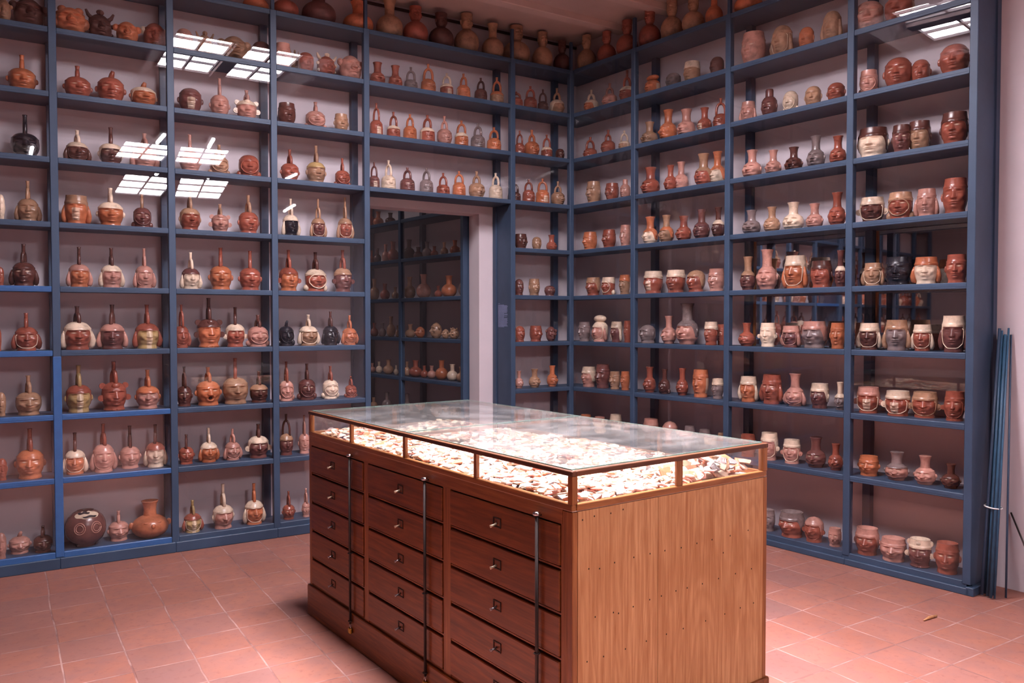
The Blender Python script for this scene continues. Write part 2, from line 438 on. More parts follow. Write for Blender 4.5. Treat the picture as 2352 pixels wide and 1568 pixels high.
def wood(name, base, dark, axis, rough=.35, holes=False, fine=70):
    t = NT(name)
    s = [1, 1, 1]; s[axis] = .045
    v = t.coords(tuple(s)); g = t.noise(v, fine, 6, .65, .25)
    s2 = [1, 1, 1]; s2[axis] = .12
    v2 = t.coords(tuple(s2)); w = t.noise(v2, 5, 3, .5, 1.8)
    wv = t.n('ShaderNodeMath', operation='SINE'); t.l(t.math('MULTIPLY', w, 60.0), wv.inputs[0])
    c = t.ramp(g, [(.3, mul(dark, 1)), (.62, base)])
    c = t.mix(t.math('MULTIPLY', t.math('ADD', wv.outputs[0], 1.0), .16), c, dark)
    big = t.noise(t.coords(), 2.3, 3, .5)
    c = t.mix(t.ramp(big, [(.35, (.35, .35, .35, 1)), (.65, (0, 0, 0, 1))]), c, dark)
    if holes:
        vo = t.n('ShaderNodeTexVoronoi', feature='F1'); t.l(t.coords((1, .001, 1)), vo.inputs['Vector']); vo.inputs['Scale'].default_value = 13
        m = t.ramp(vo.outputs['Distance'], [(.05, (1, 1, 1, 1)), (.062, (0, 0, 0, 1))])
        c = t.mix(m, c, lin(70, 32, 18))
    return t.bsdf(c, rough, 0, .45, g, .12, .001)
W1, W2 = lin(164, 104, 58), lin(108, 60, 30)
M_WH = wood('brown_wood_along', W1, W2, 1)
M_WX = wood('brown_wood_across', W1, W2, 0)
M_WV = wood('brown_wood_upright', W1, W2, 2)
M_PANEL = wood('veneered_end_panel', lin(202, 154, 108), lin(150, 94, 52), 2, .4, False)
M_DRAWER = wood('dark_brown_drawer_wood', lin(138, 76, 36), lin(86, 42, 18), 1, .32)
M_TOPR = wood('dark_worn_rail_wood', lin(112, 66, 40), lin(58, 30, 18), 1, .4)
M_TOPX = wood('dark_worn_rail_wood_across', lin(112, 66, 40), lin(58, 30, 18), 0, .4)
M_TRAY = simple('pale_dusty_tray', lin(196, 168, 148), .9, 0, 30, .2)
M_GAP = simple('black_gap', lin(24, 12, 8), .9)

# thin clear glass: transparent with a fresnel gloss
def glass(name, tint=(1, 1, 1, 1), haze=0.0, gain=1.0):
    t = NT(name)
    fr = t.n('ShaderNodeFresnel'); ge = t.n('ShaderNodeNewGeometry')
    t.l(t.math('SUBTRACT', 1.5, t.math('MULTIPLY', ge.outputs['Backfacing'], 1.5-1/1.5)), fr.inputs['IOR'])
    tr = t.n('ShaderNodeBsdfTransparent'); tr.inputs['Color'].default_value = tint
    gl = t.n('ShaderNodeBsdfGlossy'); gl.inputs['Roughness'].default_value = .0
    mx = t.n('ShaderNodeMixShader'); t.l(t.math('MULTIPLY', fr.outputs[0], gain), mx.inputs[0]); t.l(tr.outputs[0], mx.inputs[1]); t.l(gl.outputs[0], mx.inputs[2])
    last = mx.outputs[0]
    if haze:
        df = t.n('ShaderNodeBsdfDiffuse'); df.inputs['Color'].default_value = lin(220, 214, 212)  # diffuse veil imitates whitish reflections on the glass
        n = t.noise(t.coords(), 3.5, 6, .65, 1.0)
        f = t.ramp(n, [(.4, (haze*.25,)*3+(1,)), (.7, (haze,)*3+(1,))])
        m2 = t.n('ShaderNodeMixShader'); t.l(f, m2.inputs[0]); t.l(last, m2.inputs[1]); t.l(df.outputs[0], m2.inputs[2]); last = m2.outputs[0]
    t.l(last, t.out.inputs[0]); return t.m
M_GLASS = glass('clear_window_glass', gain=1.0)
M_GLASSTOP = glass('hazy_green_tinted_glass', (.96, .985, .97, 1), .07)  # pale reflection haze is painted over the case top
M_GEDGE = simple('green_glass_edge', lin(120, 160, 150), .3)
t = NT('mirror_glass'); M_MIRROR = t.bsdf((.82, .82, .84, 1), .02, 1)
def emit(name, col, k):
    t = NT(name); e = t.n('ShaderNodeEmission'); e.inputs[0].default_value = col; e.inputs[1].default_value = k
    t.l(e.outputs[0], t.out.inputs[0]); return t.m
M_SKYA = emit('bright_skylight_pane', (1, .925, 1, 1), SKYA)
M_SKYB = emit('rear_skylight_pane', (1, .925, 1, 1), SKYB)
M_FILLC = emit('added_glow_panel', (1, .9, .92, 1), FILLC)  # glow of the panel added to light the room beyond
M_TUBE = emit('lit_fluorescent_tube', (.97, .96, 1, 1), 60)

# terracotta floor
t = NT('terracotta_tiles')
v = t.coords()
wn = t.n('ShaderNodeTexNoise'); t.l(v, wn.inputs['Vector']); wn.inputs['Scale'].default_value = 1.7; wn.inputs['Detail'].default_value = 3
sub = t.n('ShaderNodeVectorMath', operation='SUBTRACT'); t.l(wn.outputs['Color'], sub.inputs[0]); sub.inputs[1].default_value = (.5, .5, .5)
scl = t.n('ShaderNodeVectorMath', operation='SCALE'); t.l(sub.outputs[0], scl.inputs[0]); scl.inputs['Scale'].default_value = .035
add = t.n('ShaderNodeVectorMath', operation='ADD'); t.l(v, add.inputs[0]); t.l(scl.outputs[0], add.inputs[1])
br = t.n('ShaderNodeTexBrick'); t.l(add.outputs[0], br.inputs['Vector'])
br.offset = 0; br.inputs['Scale'].default_value = 1
br.inputs['Brick Width'].default_value = .2685; br.inputs['Row Height'].default_value = .2785
br.inputs['Mortar Size'].default_value = .0055; br.inputs['Mortar Smooth'].default_value = .6
br.inputs['Color1'].default_value = (0, 0, 0, 1); br.inputs['Color2'].default_value = (1, 1, 1, 1); br.inputs['Mortar'].default_value = (.5, .5, .5, 1)
tile = t.ramp(br.outputs['Color'], [(0, lin(142, 90, 73)), (.4, lin(137, 86, 72)), (.7, lin(144, 92, 77)), (.9, lin(130, 86, 76)), (1, lin(120, 84, 78))])
n1 = t.noise(v, 2.2, 5, .6); n2 = t.noise(v, 28, 5, .7)
c = t.mix(t.ramp(n1, [(.35, (.0, .0, .0, 1)), (.7, (.45, .45, .45, 1))]), tile, lin(152, 100, 90))
c = t.mix(t.ramp(n2, [(.54, (0, 0, 0, 1)), (.70, (.6, .6, .6, 1))]), c, lin(108, 64, 56))
n3 = t.noise(v, 9, 5, .65)
c = t.mix(t.ramp(n3, [(.42, (0, 0, 0, 1)), (.66, (.5, .5, .5, 1))]), c, lin(122, 86, 82))
mo = t.ramp(t.noise(v, 5, 4), [(.40, lin(112, 78, 74)), (.62, lin(172, 136, 128))])
c = t.mix(t.math('MULTIPLY', br.outputs['Fac'], .8), c, mo)
rg = t.ramp(n1, [(.3, (.5, .5, .5, 1)), (.7, (.75, .75, .75, 1))])
hh = t.math('SUBTRACT', t.math('MULTIPLY', n1, .5), br.outputs['Fac'])
M_FLOOR = t.bsdf(c, rg, 0, .35, hh, .5, .004)

# ------------------------------------------------------------------ mesh tools
class MB:
    """collects boxes, tubes, lathes and raw grids; build() links them as one mesh"""
    def __init__(s): s.v = []; s.f = []; s.sm = []; s.slip = []
    def raw(s, vs, fs, smooth=True, slip=None):
        o = len(s.v); s.v += [tuple(map(float, p)) for p in vs]; s.f += [tuple(i+o for i in f) for f in fs]
        s.sm += [smooth]*len(fs); s.slip += list(slip) if slip is not None else [0.0]*len(vs)
        return s
    def box(s, x0, x1, y0, y1, z0, z1):
        vs = [(x, y, z) for z in (z0, z1) for y in (y0, y1) for x in (x0, x1)]
        return s.raw(vs, [(0, 2, 3, 1), (4, 5, 7, 6), (0, 1, 5, 4), (2, 6, 7, 3), (0, 4, 6, 2), (1, 3, 7, 5)], False)
    def bbox(s, x0, x1, y0, y1, z0, z1, b=.003):
        """box with chamfered vertical and horizontal edges"""
        vs = []; 
        for z, i in ((z0, b), (z0+b, 0), (z1-b, 0), (z1, b)):
            for (x, y, dx, dy) in ((x0, y0, 1, 0), (x0, y0, 0, 1), (x0, y1, 0, -1), (x0, y1, 1, 0), (x1, y1, -1, 0), (x1, y1, 0, -1), (x1, y0, 0, 1), (x1, y0, -1, 0)):
                px = x+dx*b; py = y+dy*b
                cx = (x0+x1)/2; cy = (y0+y1)/2
                if i:
                    px += b*.7*(1 if cx > px else -1); py += b*.7*(1 if cy > py else -1)
                vs.append((px, py, z))
        fs = []
        for k in range(3):
            for j in range(8):
                a = k*8+j; c = k*8+(j+1) % 8
                fs.append((a, a+8, c+8, c))
        fs.append(tuple(range(8))); fs.append(tuple(range(31, 23, -1)))
        return s.raw(vs, fs, False)
    def tube(s, pts, rad, n=8, caps=True, slip=0.0):
        P = np.array(pts, float); m = len(P)
        R = np.full(m, rad, float) if np.isscalar(rad) else np.array(rad, float)
        T = np.gradient(P, axis=0); T /= np.linalg.norm(T, axis=1)[:, None]+1e-12
        up = np.array([0, 0, 1.]) if abs(T[0][2]) < .9 else np.array([1., 0, 0])
        N = np.cross(T[0], up); N /= np.linalg.norm(N); vs = []
        for i in range(m):
            N = N-T[i]*(N@T[i]); N /= np.linalg.norm(N)+1e-12; B = np.cross(T[i], N)
            for j in range(n):
                a = 2*PI*j/n; vs.append(P[i]+R[i]*(N*math.cos(a)+B*math.sin(a)))
        fs = [(i*n+j, i*n+(j+1) % n, (i+1)*n+(j+1) % n, (i+1)*n+j) for i in range(m-1) for j in range(n)]
        s.raw(vs, fs, True, [slip]*len(vs))
        if caps:
            o = len(s.v)-len(vs); s.f += [tuple(o+j for j in range(n-1, -1, -1)), tuple(o+(m-1)*n+j for j in range(n))]; s.sm += [False, False]
        return s
    def lathe(s, prof, n=20, c=(0, 0, 0), sx=1, sy=1, slip=None):
        vs = []; sl = []
        for k, (r, z) in enumerate(prof):
            for j in range(n):
                a = 2*PI*j/n; vs.append((c[0]+r*sx*math.cos(a), c[1]+r*sy*math.sin(a), c[2]+z)); sl.append(slip[k] if slip else 0)
        m = len(prof)
        fs = [(i*n+j, i*n+(j+1) % n, (i+1)*n+(j+1) % n, (i+1)*n+j) for i in range(m-1) for j in range(n)]
        return s.raw(vs, fs, True, sl)
    def ball(s, c, r, n=10, m=7, rot=None):
        vs = []
        for i in range(m+1):
            p = PI*i/m
            for j in range(n):
                a = 2*PI*j/n; q = np.array([r[0]*math.sin(p)*math.cos(a), r[1]*math.sin(p)*math.sin(a), -r[2]*math.cos(p)])
                if rot is not None: q = rot@q
                vs.append(q+np.array(c))
        fs = [(i*n+j, i*n+(j+1) % n, (i+1)*n+(j+1) % n, (i+1)*n+j) for i in range(m) for j in range(n)]
        return s.raw(vs, fs, True)
    def build(s, name, mat, parent=None, loc=None):
        me = bpy.data.meshes.new(name); me.from_pydata(s.v, [], s.f); me.materials.append(mat)
        me.polygons.foreach_set('use_smooth', s.sm)
        if any(s.slip):
            at = me.attributes.new('slip', 'FLOAT', 'POINT'); at.data.foreach_set('value', s.slip)
        me.update()
        o = bpy.data.objects.new(name, me); COL.objects.link(o)
        if parent is not None: o.parent = parent
        if loc is not None: o.location = loc
        return o
def empty(name, loc=(0, 0, 0), rz=0, parent=None):
    o = bpy.data.objects.new(name, None); COL.objects.link(o); o.location = loc; o.rotation_euler = (0, 0, rz)
    o.empty_display_size = .1
    if parent: o.parent = parent
    return o
def tag(o, label, cat, group=None, kind=None):
    o['label'] = label; o['category'] = cat
    if group: o['group'] = group
    if kind: o['kind'] = kind
    return o
def struct(o): o['kind'] = 'structure'; return o

# ------------------------------------------------------------------ room
ANG = .1
TV = (math.sin(ANG), -math.cos(ANG)); EV = (math.cos(ANG), math.sin(ANG))
def RW(t, e, z=0): return (TV[0]*t+EV[0]*e, TV[1]*t+EV[1]*e, z)
ZC = 4.20
X0, Y0 = -8.2, -11.6          # far ends of the room behind the camera
WD = .31                      # wall behind the shelves
DX0, DX1, DZ = -1.90, -.79, 2.535   # doorway
WALLT = .18
mb = MB(); mb.box(X0-.3, 1.6, Y0-.3, WD+WALLT+.001, -.1, 0)
fl = mb.build('floor', M_FLOOR); struct(fl)
fl.location = (0, 0, 0)
# floor tiles are aligned with the left wall; the texture origin is set by the object origin
for vtx in fl.data.vertices: vtx.co.x += 3.634; vtx.co.y += 1.096
fl.location = (-3.634, -1.096, 0)
# left wall (behind the long shelving) with the doorway
mb = MB()
mb.box(X0, DX0, WD, WD+WALLT, 0, ZC+.3)
mb.box(DX1, 1.2, WD, WD+WALLT, 0, ZC+.3)
mb.box(DX0, DX1, WD, WD+WALLT, DZ, ZC+.3)
struct(mb.build('wall_left', M_WALL))
# right wall, turned a little out of square
def quadprism(name, pts, z0, z1, mat):
    m = MB(); n = len(pts)
    vs = [(x, y, z0) for x, y in pts]+[(x, y, z1) for x, y in pts]
    fs = [tuple(range(n-1, -1, -1)), tuple(range(n, 2*n))]+[(i, (i+1) % n, n+(i+1) % n, n+i) for i in range(n)]
    m.raw(vs, fs, False); return m.build(name, mat)
p = [RW(-.6, WD)[:2], RW(11.3, WD)[:2], RW(11.3, WD+.2)[:2], RW(-.6, WD+.2)[:2]]
struct(quadprism('wall_right', p, 0, ZC+.3, M_WALL))
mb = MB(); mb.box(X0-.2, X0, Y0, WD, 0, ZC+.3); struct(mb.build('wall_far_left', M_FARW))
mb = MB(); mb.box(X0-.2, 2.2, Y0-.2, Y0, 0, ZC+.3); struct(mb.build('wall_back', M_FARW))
# ceiling with two skylight wells
SA = dict(out=(-3.12, -1.55, -3.72, -1.85), inn=(-2.95, -1.72, -3.44, -2.03))
SB = dict(out=(-2.98, -1.86, -8.95, -6.95), inn=(-2.78, -2.06, -8.70, -7.20), single=True)
mb = MB()
ys = [(Y0, SB['out'][2], None), (SB['out'][2], SB['out'][3], SB), (SB['out'][3], SA['out'][2], None), (SA['out'][2], SA['out'][3], SA), (SA['out'][3], WD, None)]
for y0, y1, s in ys:
    if s is None: mb.box(X0, 1.6, y0, y1, ZC, ZC+.05)
    else:
        mb.box(X0, s['out'][0], y0, y1, ZC, ZC+.05); mb.box(s['out'][1], 1.6, y0, y1, ZC, ZC+.05)
struct(mb.build('ceiling', M_CEIL))
k = 0
y = -.30
while y > Y0:
    segs = [(X0, .62)]
    for s in (SA, SB):
        if s['out'][2]-.05 < y < s['out'][3]+.05: segs = [(X0, s['out'][0]-.02), (s['out'][1]+.02, 1.0)]
    m = MB()
    for a, b in segs: m.bbox(a, min(b, .30+.1*-y*-1 if False else b), y-.05, y+.05, ZC-.055, ZC+.01, .006)
    k += 1; struct(m.build('trim_%d' % k, M_BEAM)); y -= .56
def skylight(nm, s, mat, label, cols, rows, zp=.12):
    x0, x1, y0, y1 = s['inn']; X0_, X1_, Y0_, Y1_ = s['out']
    r = empty('skylight', ((x0+x1)/2, (y0+y1)/2, ZC)); cx, cy = (x0+x1)/2, (y0+y1)/2
    L = lambda x, y, z: (x-cx, y-cy, z)
    m = MB()
    o = [(X0_, Y0_), (X1_, Y0_), (X1_, Y1_), (X0_, Y1_)]; i = [(x0, y0), (x1, y0), (x1, y1), (x0, y1)]
    vs = [L(a, b, -.03) for a, b in o]+[L(a, b, zp) for a, b in i]
    # outer skin so the splay has thickness
    ow = [(X0_-.03, Y0_-.03), (X1_+.03, Y0_-.03), (X1_+.03, Y1_+.03), (X0_-.03, Y1_+.03)]
    vs += [L(a, b, -.03) for a, b in ow]+[L(a, b, zp+.04) for a, b in i]
    fs = []
    for q in range(4):
        w = (q+1) % 4
        fs += [(q, w, 4+w, 4+q), (8+w, 8+q, 12+q, 12+w), (q, 8+q, 8+w, w), (4+q, 4+w, 12+w, 12+q)]
    m.raw(vs, fs, False); m.build('splayed_surround', M_FRAME, r)
    xs = [x0, (x0+x1)/2-.07, (x0+x1)/2+.07, x1]
    grp = ((xs[0], xs[1]), (xs[2], xs[3]))
    if s.get('single'): grp = ((x0, x1),)
    else:
        m = MB(); m.box(xs[1]-cx, xs[2]-cx, y0-cy, y1-cy, zp-.06, zp+.03)
        m.build('centre_beam', M_DARK, r)
    g = MB()
    for a, b in grp:
        for c in range(cols+1):
            xx = a+(b-a)*c/cols; g.box(xx-cx-.010, xx-cx+.010, y0-cy, y1-cy, zp-.02, zp+.005)
        for q in range(rows+1):
            yy = y0+(y1-y0)*q/rows; g.box(a-cx, b-cx, yy-cy-.010, yy-cy+.010, zp-.019, zp+.004)
    g.build('glazing_bars', M_FRAME, r)
    for a, b in grp:
        g = MB(); g.box(a-cx, b-cx, y0-cy, y1-cy, zp+.006, zp+.012)
        g.build('skylight_pane', mat, r)
    tag(r, label, 'skylight'); return r
skylight('a', SA, M_SKYA, 'bright white skylight with glazing bars in the ceiling, mirrored in the upper left glass', 2, 4)
skylight('b', SB, M_SKYB, 'smaller distant skylight in the ceiling, mirrored in the left shelves beside the leftmost posts', 2, 3, .06)
# conduit along the top of the left back wall
m = MB(); m.tube([(-6, WD-.02, ZC-.035), (.26, WD-.02, ZC-.035)], .013, 8)
tag(m.build('cable_conduit', M_DARK), 'thin dark conduit running along the ceiling line above the tall jars', 'pipe')

# ------------------------------------------------------------------ blue shelving
LV = dict(T=3.826, a=3.436, b=3.031, c=2.617, d=2.207, e=1.797, f=1.387, g=.975, h=.566)
HB = .0175; PW = .0225; DEP = .30
def shelving(root, posts, levels_of, ibot, panels, short, glass_tilt, zi_rail=True, depth=DEP, ends=(0, 0), mats=(M_BLUE, M_BLUE), topext=True, glasson=True, lv=LV, bright=lambda i, l: False, skip0=False):
    """local frame: x along the run (posts ascending), y into the cabinet, z up"""
    for k, x in enumerate(posts):
        if skip0 and k == 0: continue
        m = MB(); z0 = .06
        if bright(k, 'post'):
            mm = MB(); mm.bbox(x-PW-.0015, x+PW+.0015, -.006, .03, .075, lv['f']-.02, .003); mm.build('repainted_post_face', M_BLUE3, root)
        m.bbox(x-PW, x+PW, -.004, .045, z0, lv['T']+HB+.001 if 'T' in lv else max(lv.values())+HB, .003)
        if topext: m.box(x-.012, x+.012, .005, .03, lv['T'], lv['T']+.27)
        m.build('front_post', mats[0], root)
        m = MB(); m.box(x-.026, x+.026, depth-.05, depth-.001, .02, max(lv.values())); m.build('back_post', mats[0], root)
    for i, (xa, xb) in enumerate(zip(posts, posts[1:])):
        for lvn, z in lv.items():
            if lvn not in levels_of(i): continue
            m = MB(); e0 = ends[0] if i == 0 else 0; e1 = ends[1] if i == len(posts)-2 else 0
            m.box(xa-e0, xb+e1, .022, depth, z-HB+.004, z+HB)
            fm = MB() if bright(i, lvn) else m
            fm.bbox(xa+PW, xb-PW, 0, .024, z-HB, z+HB+.001, .003)
            fm.box(xa+PW, xb-PW, -.0015, .002, z-.004, z-.0015)
            bo = m.build('shelf_board', mats[0], root)
            if fm is not m: fm.build('repainted_edge', M_BLUE3, bo)
        if i not in short:
            m = MB(); m.box(xa-(ends[0] if i == 0 else 0), xb+(ends[1] if i == len(posts)-2 else 0), .0, depth, ibot-.03, ibot)
            fm = MB() if bright(i, 'i') else m
            fm.bbox(xa+PW, xb-PW, -.002, .022, ibot-.03, ibot+.012, .003)
            bo = m.build('bottom_board', mats[0], root)
            if fm is not m: fm.build('repainted_edge', M_BLUE3, bo)
            m = MB(); m.bbox(xa-(PW if i == 0 or i-1 in short else 0), xb+(PW if i+1 in short or i == len(posts)-2 else 0), -.016, .05, 0, ibot-.024, .004)
            m.build('plinth', mats[0], root)
        if glasson:
            zs = sorted([z for n, z in lv.items() if n in levels_of(i)]+([ibot-.015] if i not in short else []))
            for q, (z0, z1) in enumerate(zip(zs, zs[1:])):
                h = (z1-z0)/2-HB-.001; wd = (xb-xa)/2-PW-.001
                tx, tz = glass_tilt.get((i, q), (0, 0))
                m = MB(); m.box(-wd, wd, -.0015, .0015, -h, h)
                g = m.build('glass_pane', M_GLASS, root, ((xa+xb)/2, .012+.010*(abs(tx)+abs(tz) > 0), (z0+z1)/2))
                g.rotation_euler = (tx, 0, tz)
    for x, zt in panels:
        m = MB(); m.box(x-.018, x+.018, .04, depth, .02, zt); m.build('side_panel', mats[0], root)

# left run : local x = world x
LP = [-4.79, -4.084, -3.386, -2.685, -1.968, -.629, 0.0]
rL = empty('display_shelving', (0, 0, 0))
low = set('abcdefgh')
def lvL(i): return set('Tabc') if i == 4 else set('Tabcdefgh')
D = math.radians
tl = {(2, 6): (0, D(TILT[0])), (1, 5): (D(TILT[1]), 0), (2, 5): (D(TILT[1]), D(TILT[0])), (3, 5): (D(TILT[1]), 0)}
shelving(rL, LP, lvL, .095, [(-1.968-.004, 2.6), (-.629+.004, 2.6), (-4.79, 3.8)], {4}, tl, ends=(0, .0), bright=lambda i, l: (i == 0 and l in 'efghi') or (i == 1 and l in 'ghi') or (l == 'post' and i == 1))
# inner corner return of the boards
m = MB()
cp = [(.0005, .002), (EV[0]*.30, EV[1]*.30+.002), (.30, .30), (.0005, .30)]
for z in list(LV.values())+[.0775]:
    z0_, z1_ = z-HB+.004, z+HB
    m.raw([(x, y, z0_) for x, y in cp]+[(x, y, z1_) for x, y in cp], [(3, 2, 1, 0), (4, 5, 6, 7)]+[(q, (q+1) % 4, 4+(q+1) % 4, 4+q) for q in range(4)], False)
m.build('corner_boards', M_BLUE, rL)
tag(rL, 'long blue shelving with glazed cells running along the left wall around the doorway', 'shelving')
# right run: local frame x = -t (so that +y goes into the cabinet)
rR = empty('display_shelving', (0, 0, 0), ANG-PI/2)
RP = [0.0, .752, 1.704, 2.662, 3.41]
# with the empty turned by ANG-90deg, local +x points along TV and local +y into the wall
shelving(rR, RP[:], lambda i: set('Tabcdefgh'), .065, [(3.41-.002, 3.826)], set(), {}, ends=(-.0, 0), skip0=True)
tag(rR, 'blue shelving with glazed cells along the right wall, beside the bundle of rods', 'shelving')
# mirrored backs in two bays
for i in (2, 3):
    a, b = RP[i], RP[i+1]
    for lo, hi in (('f', 'e'), ('e', 'd')):
        m = MB(); m.box(a+.05, b-.03, DEP-.012, DEP-.004, LV[lo]+HB, LV[hi]-HB)
        m.build('mirror_back', M_MIRROR, rR)
    m = MB(); m.box(a+.035, a+.05, DEP-.02, DEP-.003, LV['f']+HB, LV['d']-HB); m.build('mirror_edge_strip', M_WV, rR)
# plinth corner blocks, worn end
m = MB(); m.bbox(3.41, 3.455, -.016, .30, 0, .05, .004); m.build('plinth_end', M_BLUE, rR)

# lettering panel on the side of the doorway
m = MB(); random.seed(5)
nrow = 34
for q in range(nrow):
    z = 1.742-q*.0062; x = .072 if q else .095; 
    if q == 1: continue
    x0 = .062; L_ = (.03 if q == 0 else random.choice((.15, .155, .15, .145, .10)))
    xx = x0
    while xx < x0+L_:
        wl = random.uniform(.004, .012); m.box(-.0006, .0002, -xx-wl, -xx, z, z+.0032); xx += wl+.0022
o = m.build('wall_text', M_LABEL, None, (-.629+.004-.018-.0004, 0, 0))
for vtx in o.data.vertices: vtx.co.y = .29+vtx.co.y
tag(o, 'small block of pale lettering on the blue side panel right of the doorway', 'text')

# ------------------------------------------------------------------ room beyond the doorway
m = MB(); m.box(-6.5, .9, WD+WALLT, 6.2, -.1, 0); struct(m.build('floor', M_FLOOR))
m = MB(); m.box(-6.5, .9, WD+WALLT, 6.2, ZC, ZC+.05); struct(m.build('ceiling', M_CEIL))
m = MB(); m.box(-6.5, .9, 6.0, 6.2, 0, ZC); struct(m.build('wall_far', M_WALL))
m = MB(); m.box(-6.6, -6.4, WD+WALLT, 6.2, 0, ZC); struct(m.build('wall_far_side', M_WALL))
A2 = math.atan2(.99525, -.0973)
P2 = (-.83526, .42305)
rO = empty('display_shelving', (P2[0], P2[1], 0), A2)   # local +x runs away from the door, local -y into the cabinet
LV2 = {k: 1.8+.3975*n for k, n in zip('bcdefgh', (3, 2, 1, 0, -1, -2, -3))}
rO.scale = (1, 1, 1)
O2 = [.10, 1.2186, 2.34, 3.5]
def flip(root, f):
    """build the run in a frame where y goes into the cabinet, then mirror the meshes"""
    before = set(o.name for o in COL.objects); f()
    for o in COL.objects:
        if o.name in before or o.parent != root or o.type != 'MESH': continue
        for vtx in o.data.vertices: vtx.co.y *= -1
        o.data.flip_normals(); o.location.y *= -1
flip(rO, lambda: shelving(rO, O2, lambda i: set('bcdefgh'), .12, [(O2[0], 3.0)], set(), {}, topext=False, lv=LV2))
m = MB(); m.box(O2[0], O2[-1], -.36, -.305, 0, ZC); m.build('back_panel', M_WALL, rO)
tag(rO, 'blue shelving in the dim room seen through the doorway', 'shelving')
m = MB(); 
r = empty('skylight', (-3.2, 3.2, ZC)); m.box(-.5, .5, -.5, .5, -.02, -.01); m.build('skylight_pane', M_FILLC, r)  # added glowing panel, no skylight known here; brightens the far room
m = MB(); m.box(-.55, .55, -.55, .55, -.0095, -.001); m.build('frame', M_FRAME, r)
tag(r, 'added glowing ceiling panel lighting the dim room beyond the doorway', 'skylight')

# ------------------------------------------------------------------ vessels
NT_, NV_ = 44, 34
VV = np.concatenate([np.linspace(0, .14, 5)[:-1], np.linspace(.14, .72, 40), np.linspace(.72, 1, 11)[1:]])
_u = np.linspace(0, 2*PI, NT_+1)[:-1]
TH = _u-.5*np.sin(_u)
def wrap(a): return (a+PI) % (2*PI)-PI
G = lambda x, s: np.exp(-(x/s)**2)
PROF = {
 'head': [(0, .84), (.03, .86), (.10, .78), (.16, .79), (.26, .90), (.40, .99), (.58, 1.0), (.72, .96), (.84, .83), (.92, .65), (.97, .42), (1, .001)],
 'cup': [(0, .82), (.03, .84), (.10, .78), (.16, .80), (.28, .92), (.43, 1), (.60, 1.0), (.74, .95), (.86, .90), (.94, .87), (1, .86)],
 'bell': [(0, .92), (.04, .95), (.2, 1), (.4, .99), (.6, .98), (.74, .93), (.85, .80), (.93, .60), (.98, .35), (1, .001)],
 'flare': [(0, .72), (.04, .72), (.12, .66), (.2, .78), (.34, .93), (.5, .97), (.66, .95), (.8, .96), (1, 1.02)],
 'ball': [(0, .45), (.05, .62), (.15, .82), (.3, .96), (.45, 1), (.6, .97), (.75, .84), (.87, .62), (.95, .36), (1, .001)],
 'bulb': [(0, .66), (.04, .70), (.10, .72), (.22, .92), (.38, 1), (.55, .98), (.70, .88), (.82, .70), (.91, .48), (1, .001)],
}
def head_grid(w, h, prof, rg, face=1.0, mouth_open=False, yscale=.94, neck=0.0):
    """returns grid points [NVV, NT, 3], v values, slip mask; facing -y"""
    a = w/2
    pv, pr_ = zip(*PROF[prof]); V = VV
    r = np.interp(V, pv, pr_)
    rs = r.copy(); rs[1:-1] = (r[:-2]+2*r[1:-1]+r[2:])/4; rs[0] = r[0]
    R = a*rs[:, None]*np.ones(NT_)[None, :]
    th = wrap(TH)[None, :]; v = V[:, None]
    nose_w = rg.uniform(.085, .12); na = rg.uniform(.26, .36)*face; ex = rg.uniform(.36, .43)
    at = np.abs(th)
    d = np.zeros_like(R)
    ramp = np.clip((.67-v)/.23, 0, 1)
    ramp = np.where(v < .44, G(v-.44, .018), ramp)
    d += na*ramp*G(th, nose_w+.06*ramp)
    d += .07*face*G(at-.17, .07)*G(v-.455, .022)             # nostril wings
    d += -.07*face*G(at-.30, .10)*G(v-.42, .06)
    d += .095*face*G(at-ex, .28)*G(v-.685-.02*np.cos(at*3), .026)   # brow
    d += -.15*face*G(at-ex, .20)*G(v-.605, .045)             # socket
    d += .16*face*G(at-ex, .155)*G(v-.595, .020)             # lids
    d += -.05*face*G(at-ex, .12)*G(v-.595, .006)
    d += .10*face*G(at-.66, .20)*G(v-.47, .075)*rg.uniform(.6, 1.5)  # cheek bone
    d += -.06*face*G(at-.62, .2)*G(v-.30, .07)
    ch = rg.uniform(.7, 1.3)
    d += .13*face*ch*G(th, .26)*G(v-.20, .045)
    d += .07*face*G(th, .36)*G(v-.33, .08)
    if mouth_open:
        d += .10*G(np.sqrt((th/.30)**2+((v-.31)/.10)**2)-1, .3)
        d += -.55*G(th, .20)*G(v-.31, .062)
    else:
        mw = rg.uniform(.20, .27)
        d += .11*face*G(th, mw)*(G(v-.347, .013)+G(v-.298, .014))
        d += -.09*face*G(th, mw+.04)*G(v-.322, .008)
        d += -.05*face*G(th, .2)*G(v-.262, .014)
    d += .045*face*np.clip((v-.725)/.012, 0, 1)*np.clip((.80-v)/.03, 0, 1)          # relief band of the headdress
    d += rg.uniform(-.02, .02)*np.sin(3*th+rg.uniform(0, 6))*G(v-.5, .4)
    R = R+a*d*np.clip(rs[:, None]*1.4, 0, 1)
    x = R*np.sin(th); y = -R*np.cos(th)*yscale
    flat = .06*a*face*G(th, .9)*G(v-.4, .35)
    y = y-flat
    z = np.broadcast_to(v*h, R.shape)
    Gd = np.stack([x, y, z], -1)
    slip = np.zeros_like(R)
    return Gd, V, slip, th, v
def grid_faces(nr, nt, off=0): return [(i*nt+j, i*nt+(j+1) % nt, (i+1)*nt+(j+1) % nt, (i+1)*nt+j) for i in range(nr-1) for j in range(nt)]
GF = grid_faces(len(VV), NT_)
NECKP = [(.0, .46), (.12, .42), (.45, .40), (.8, .46), (.96, .54), (1, .56)]

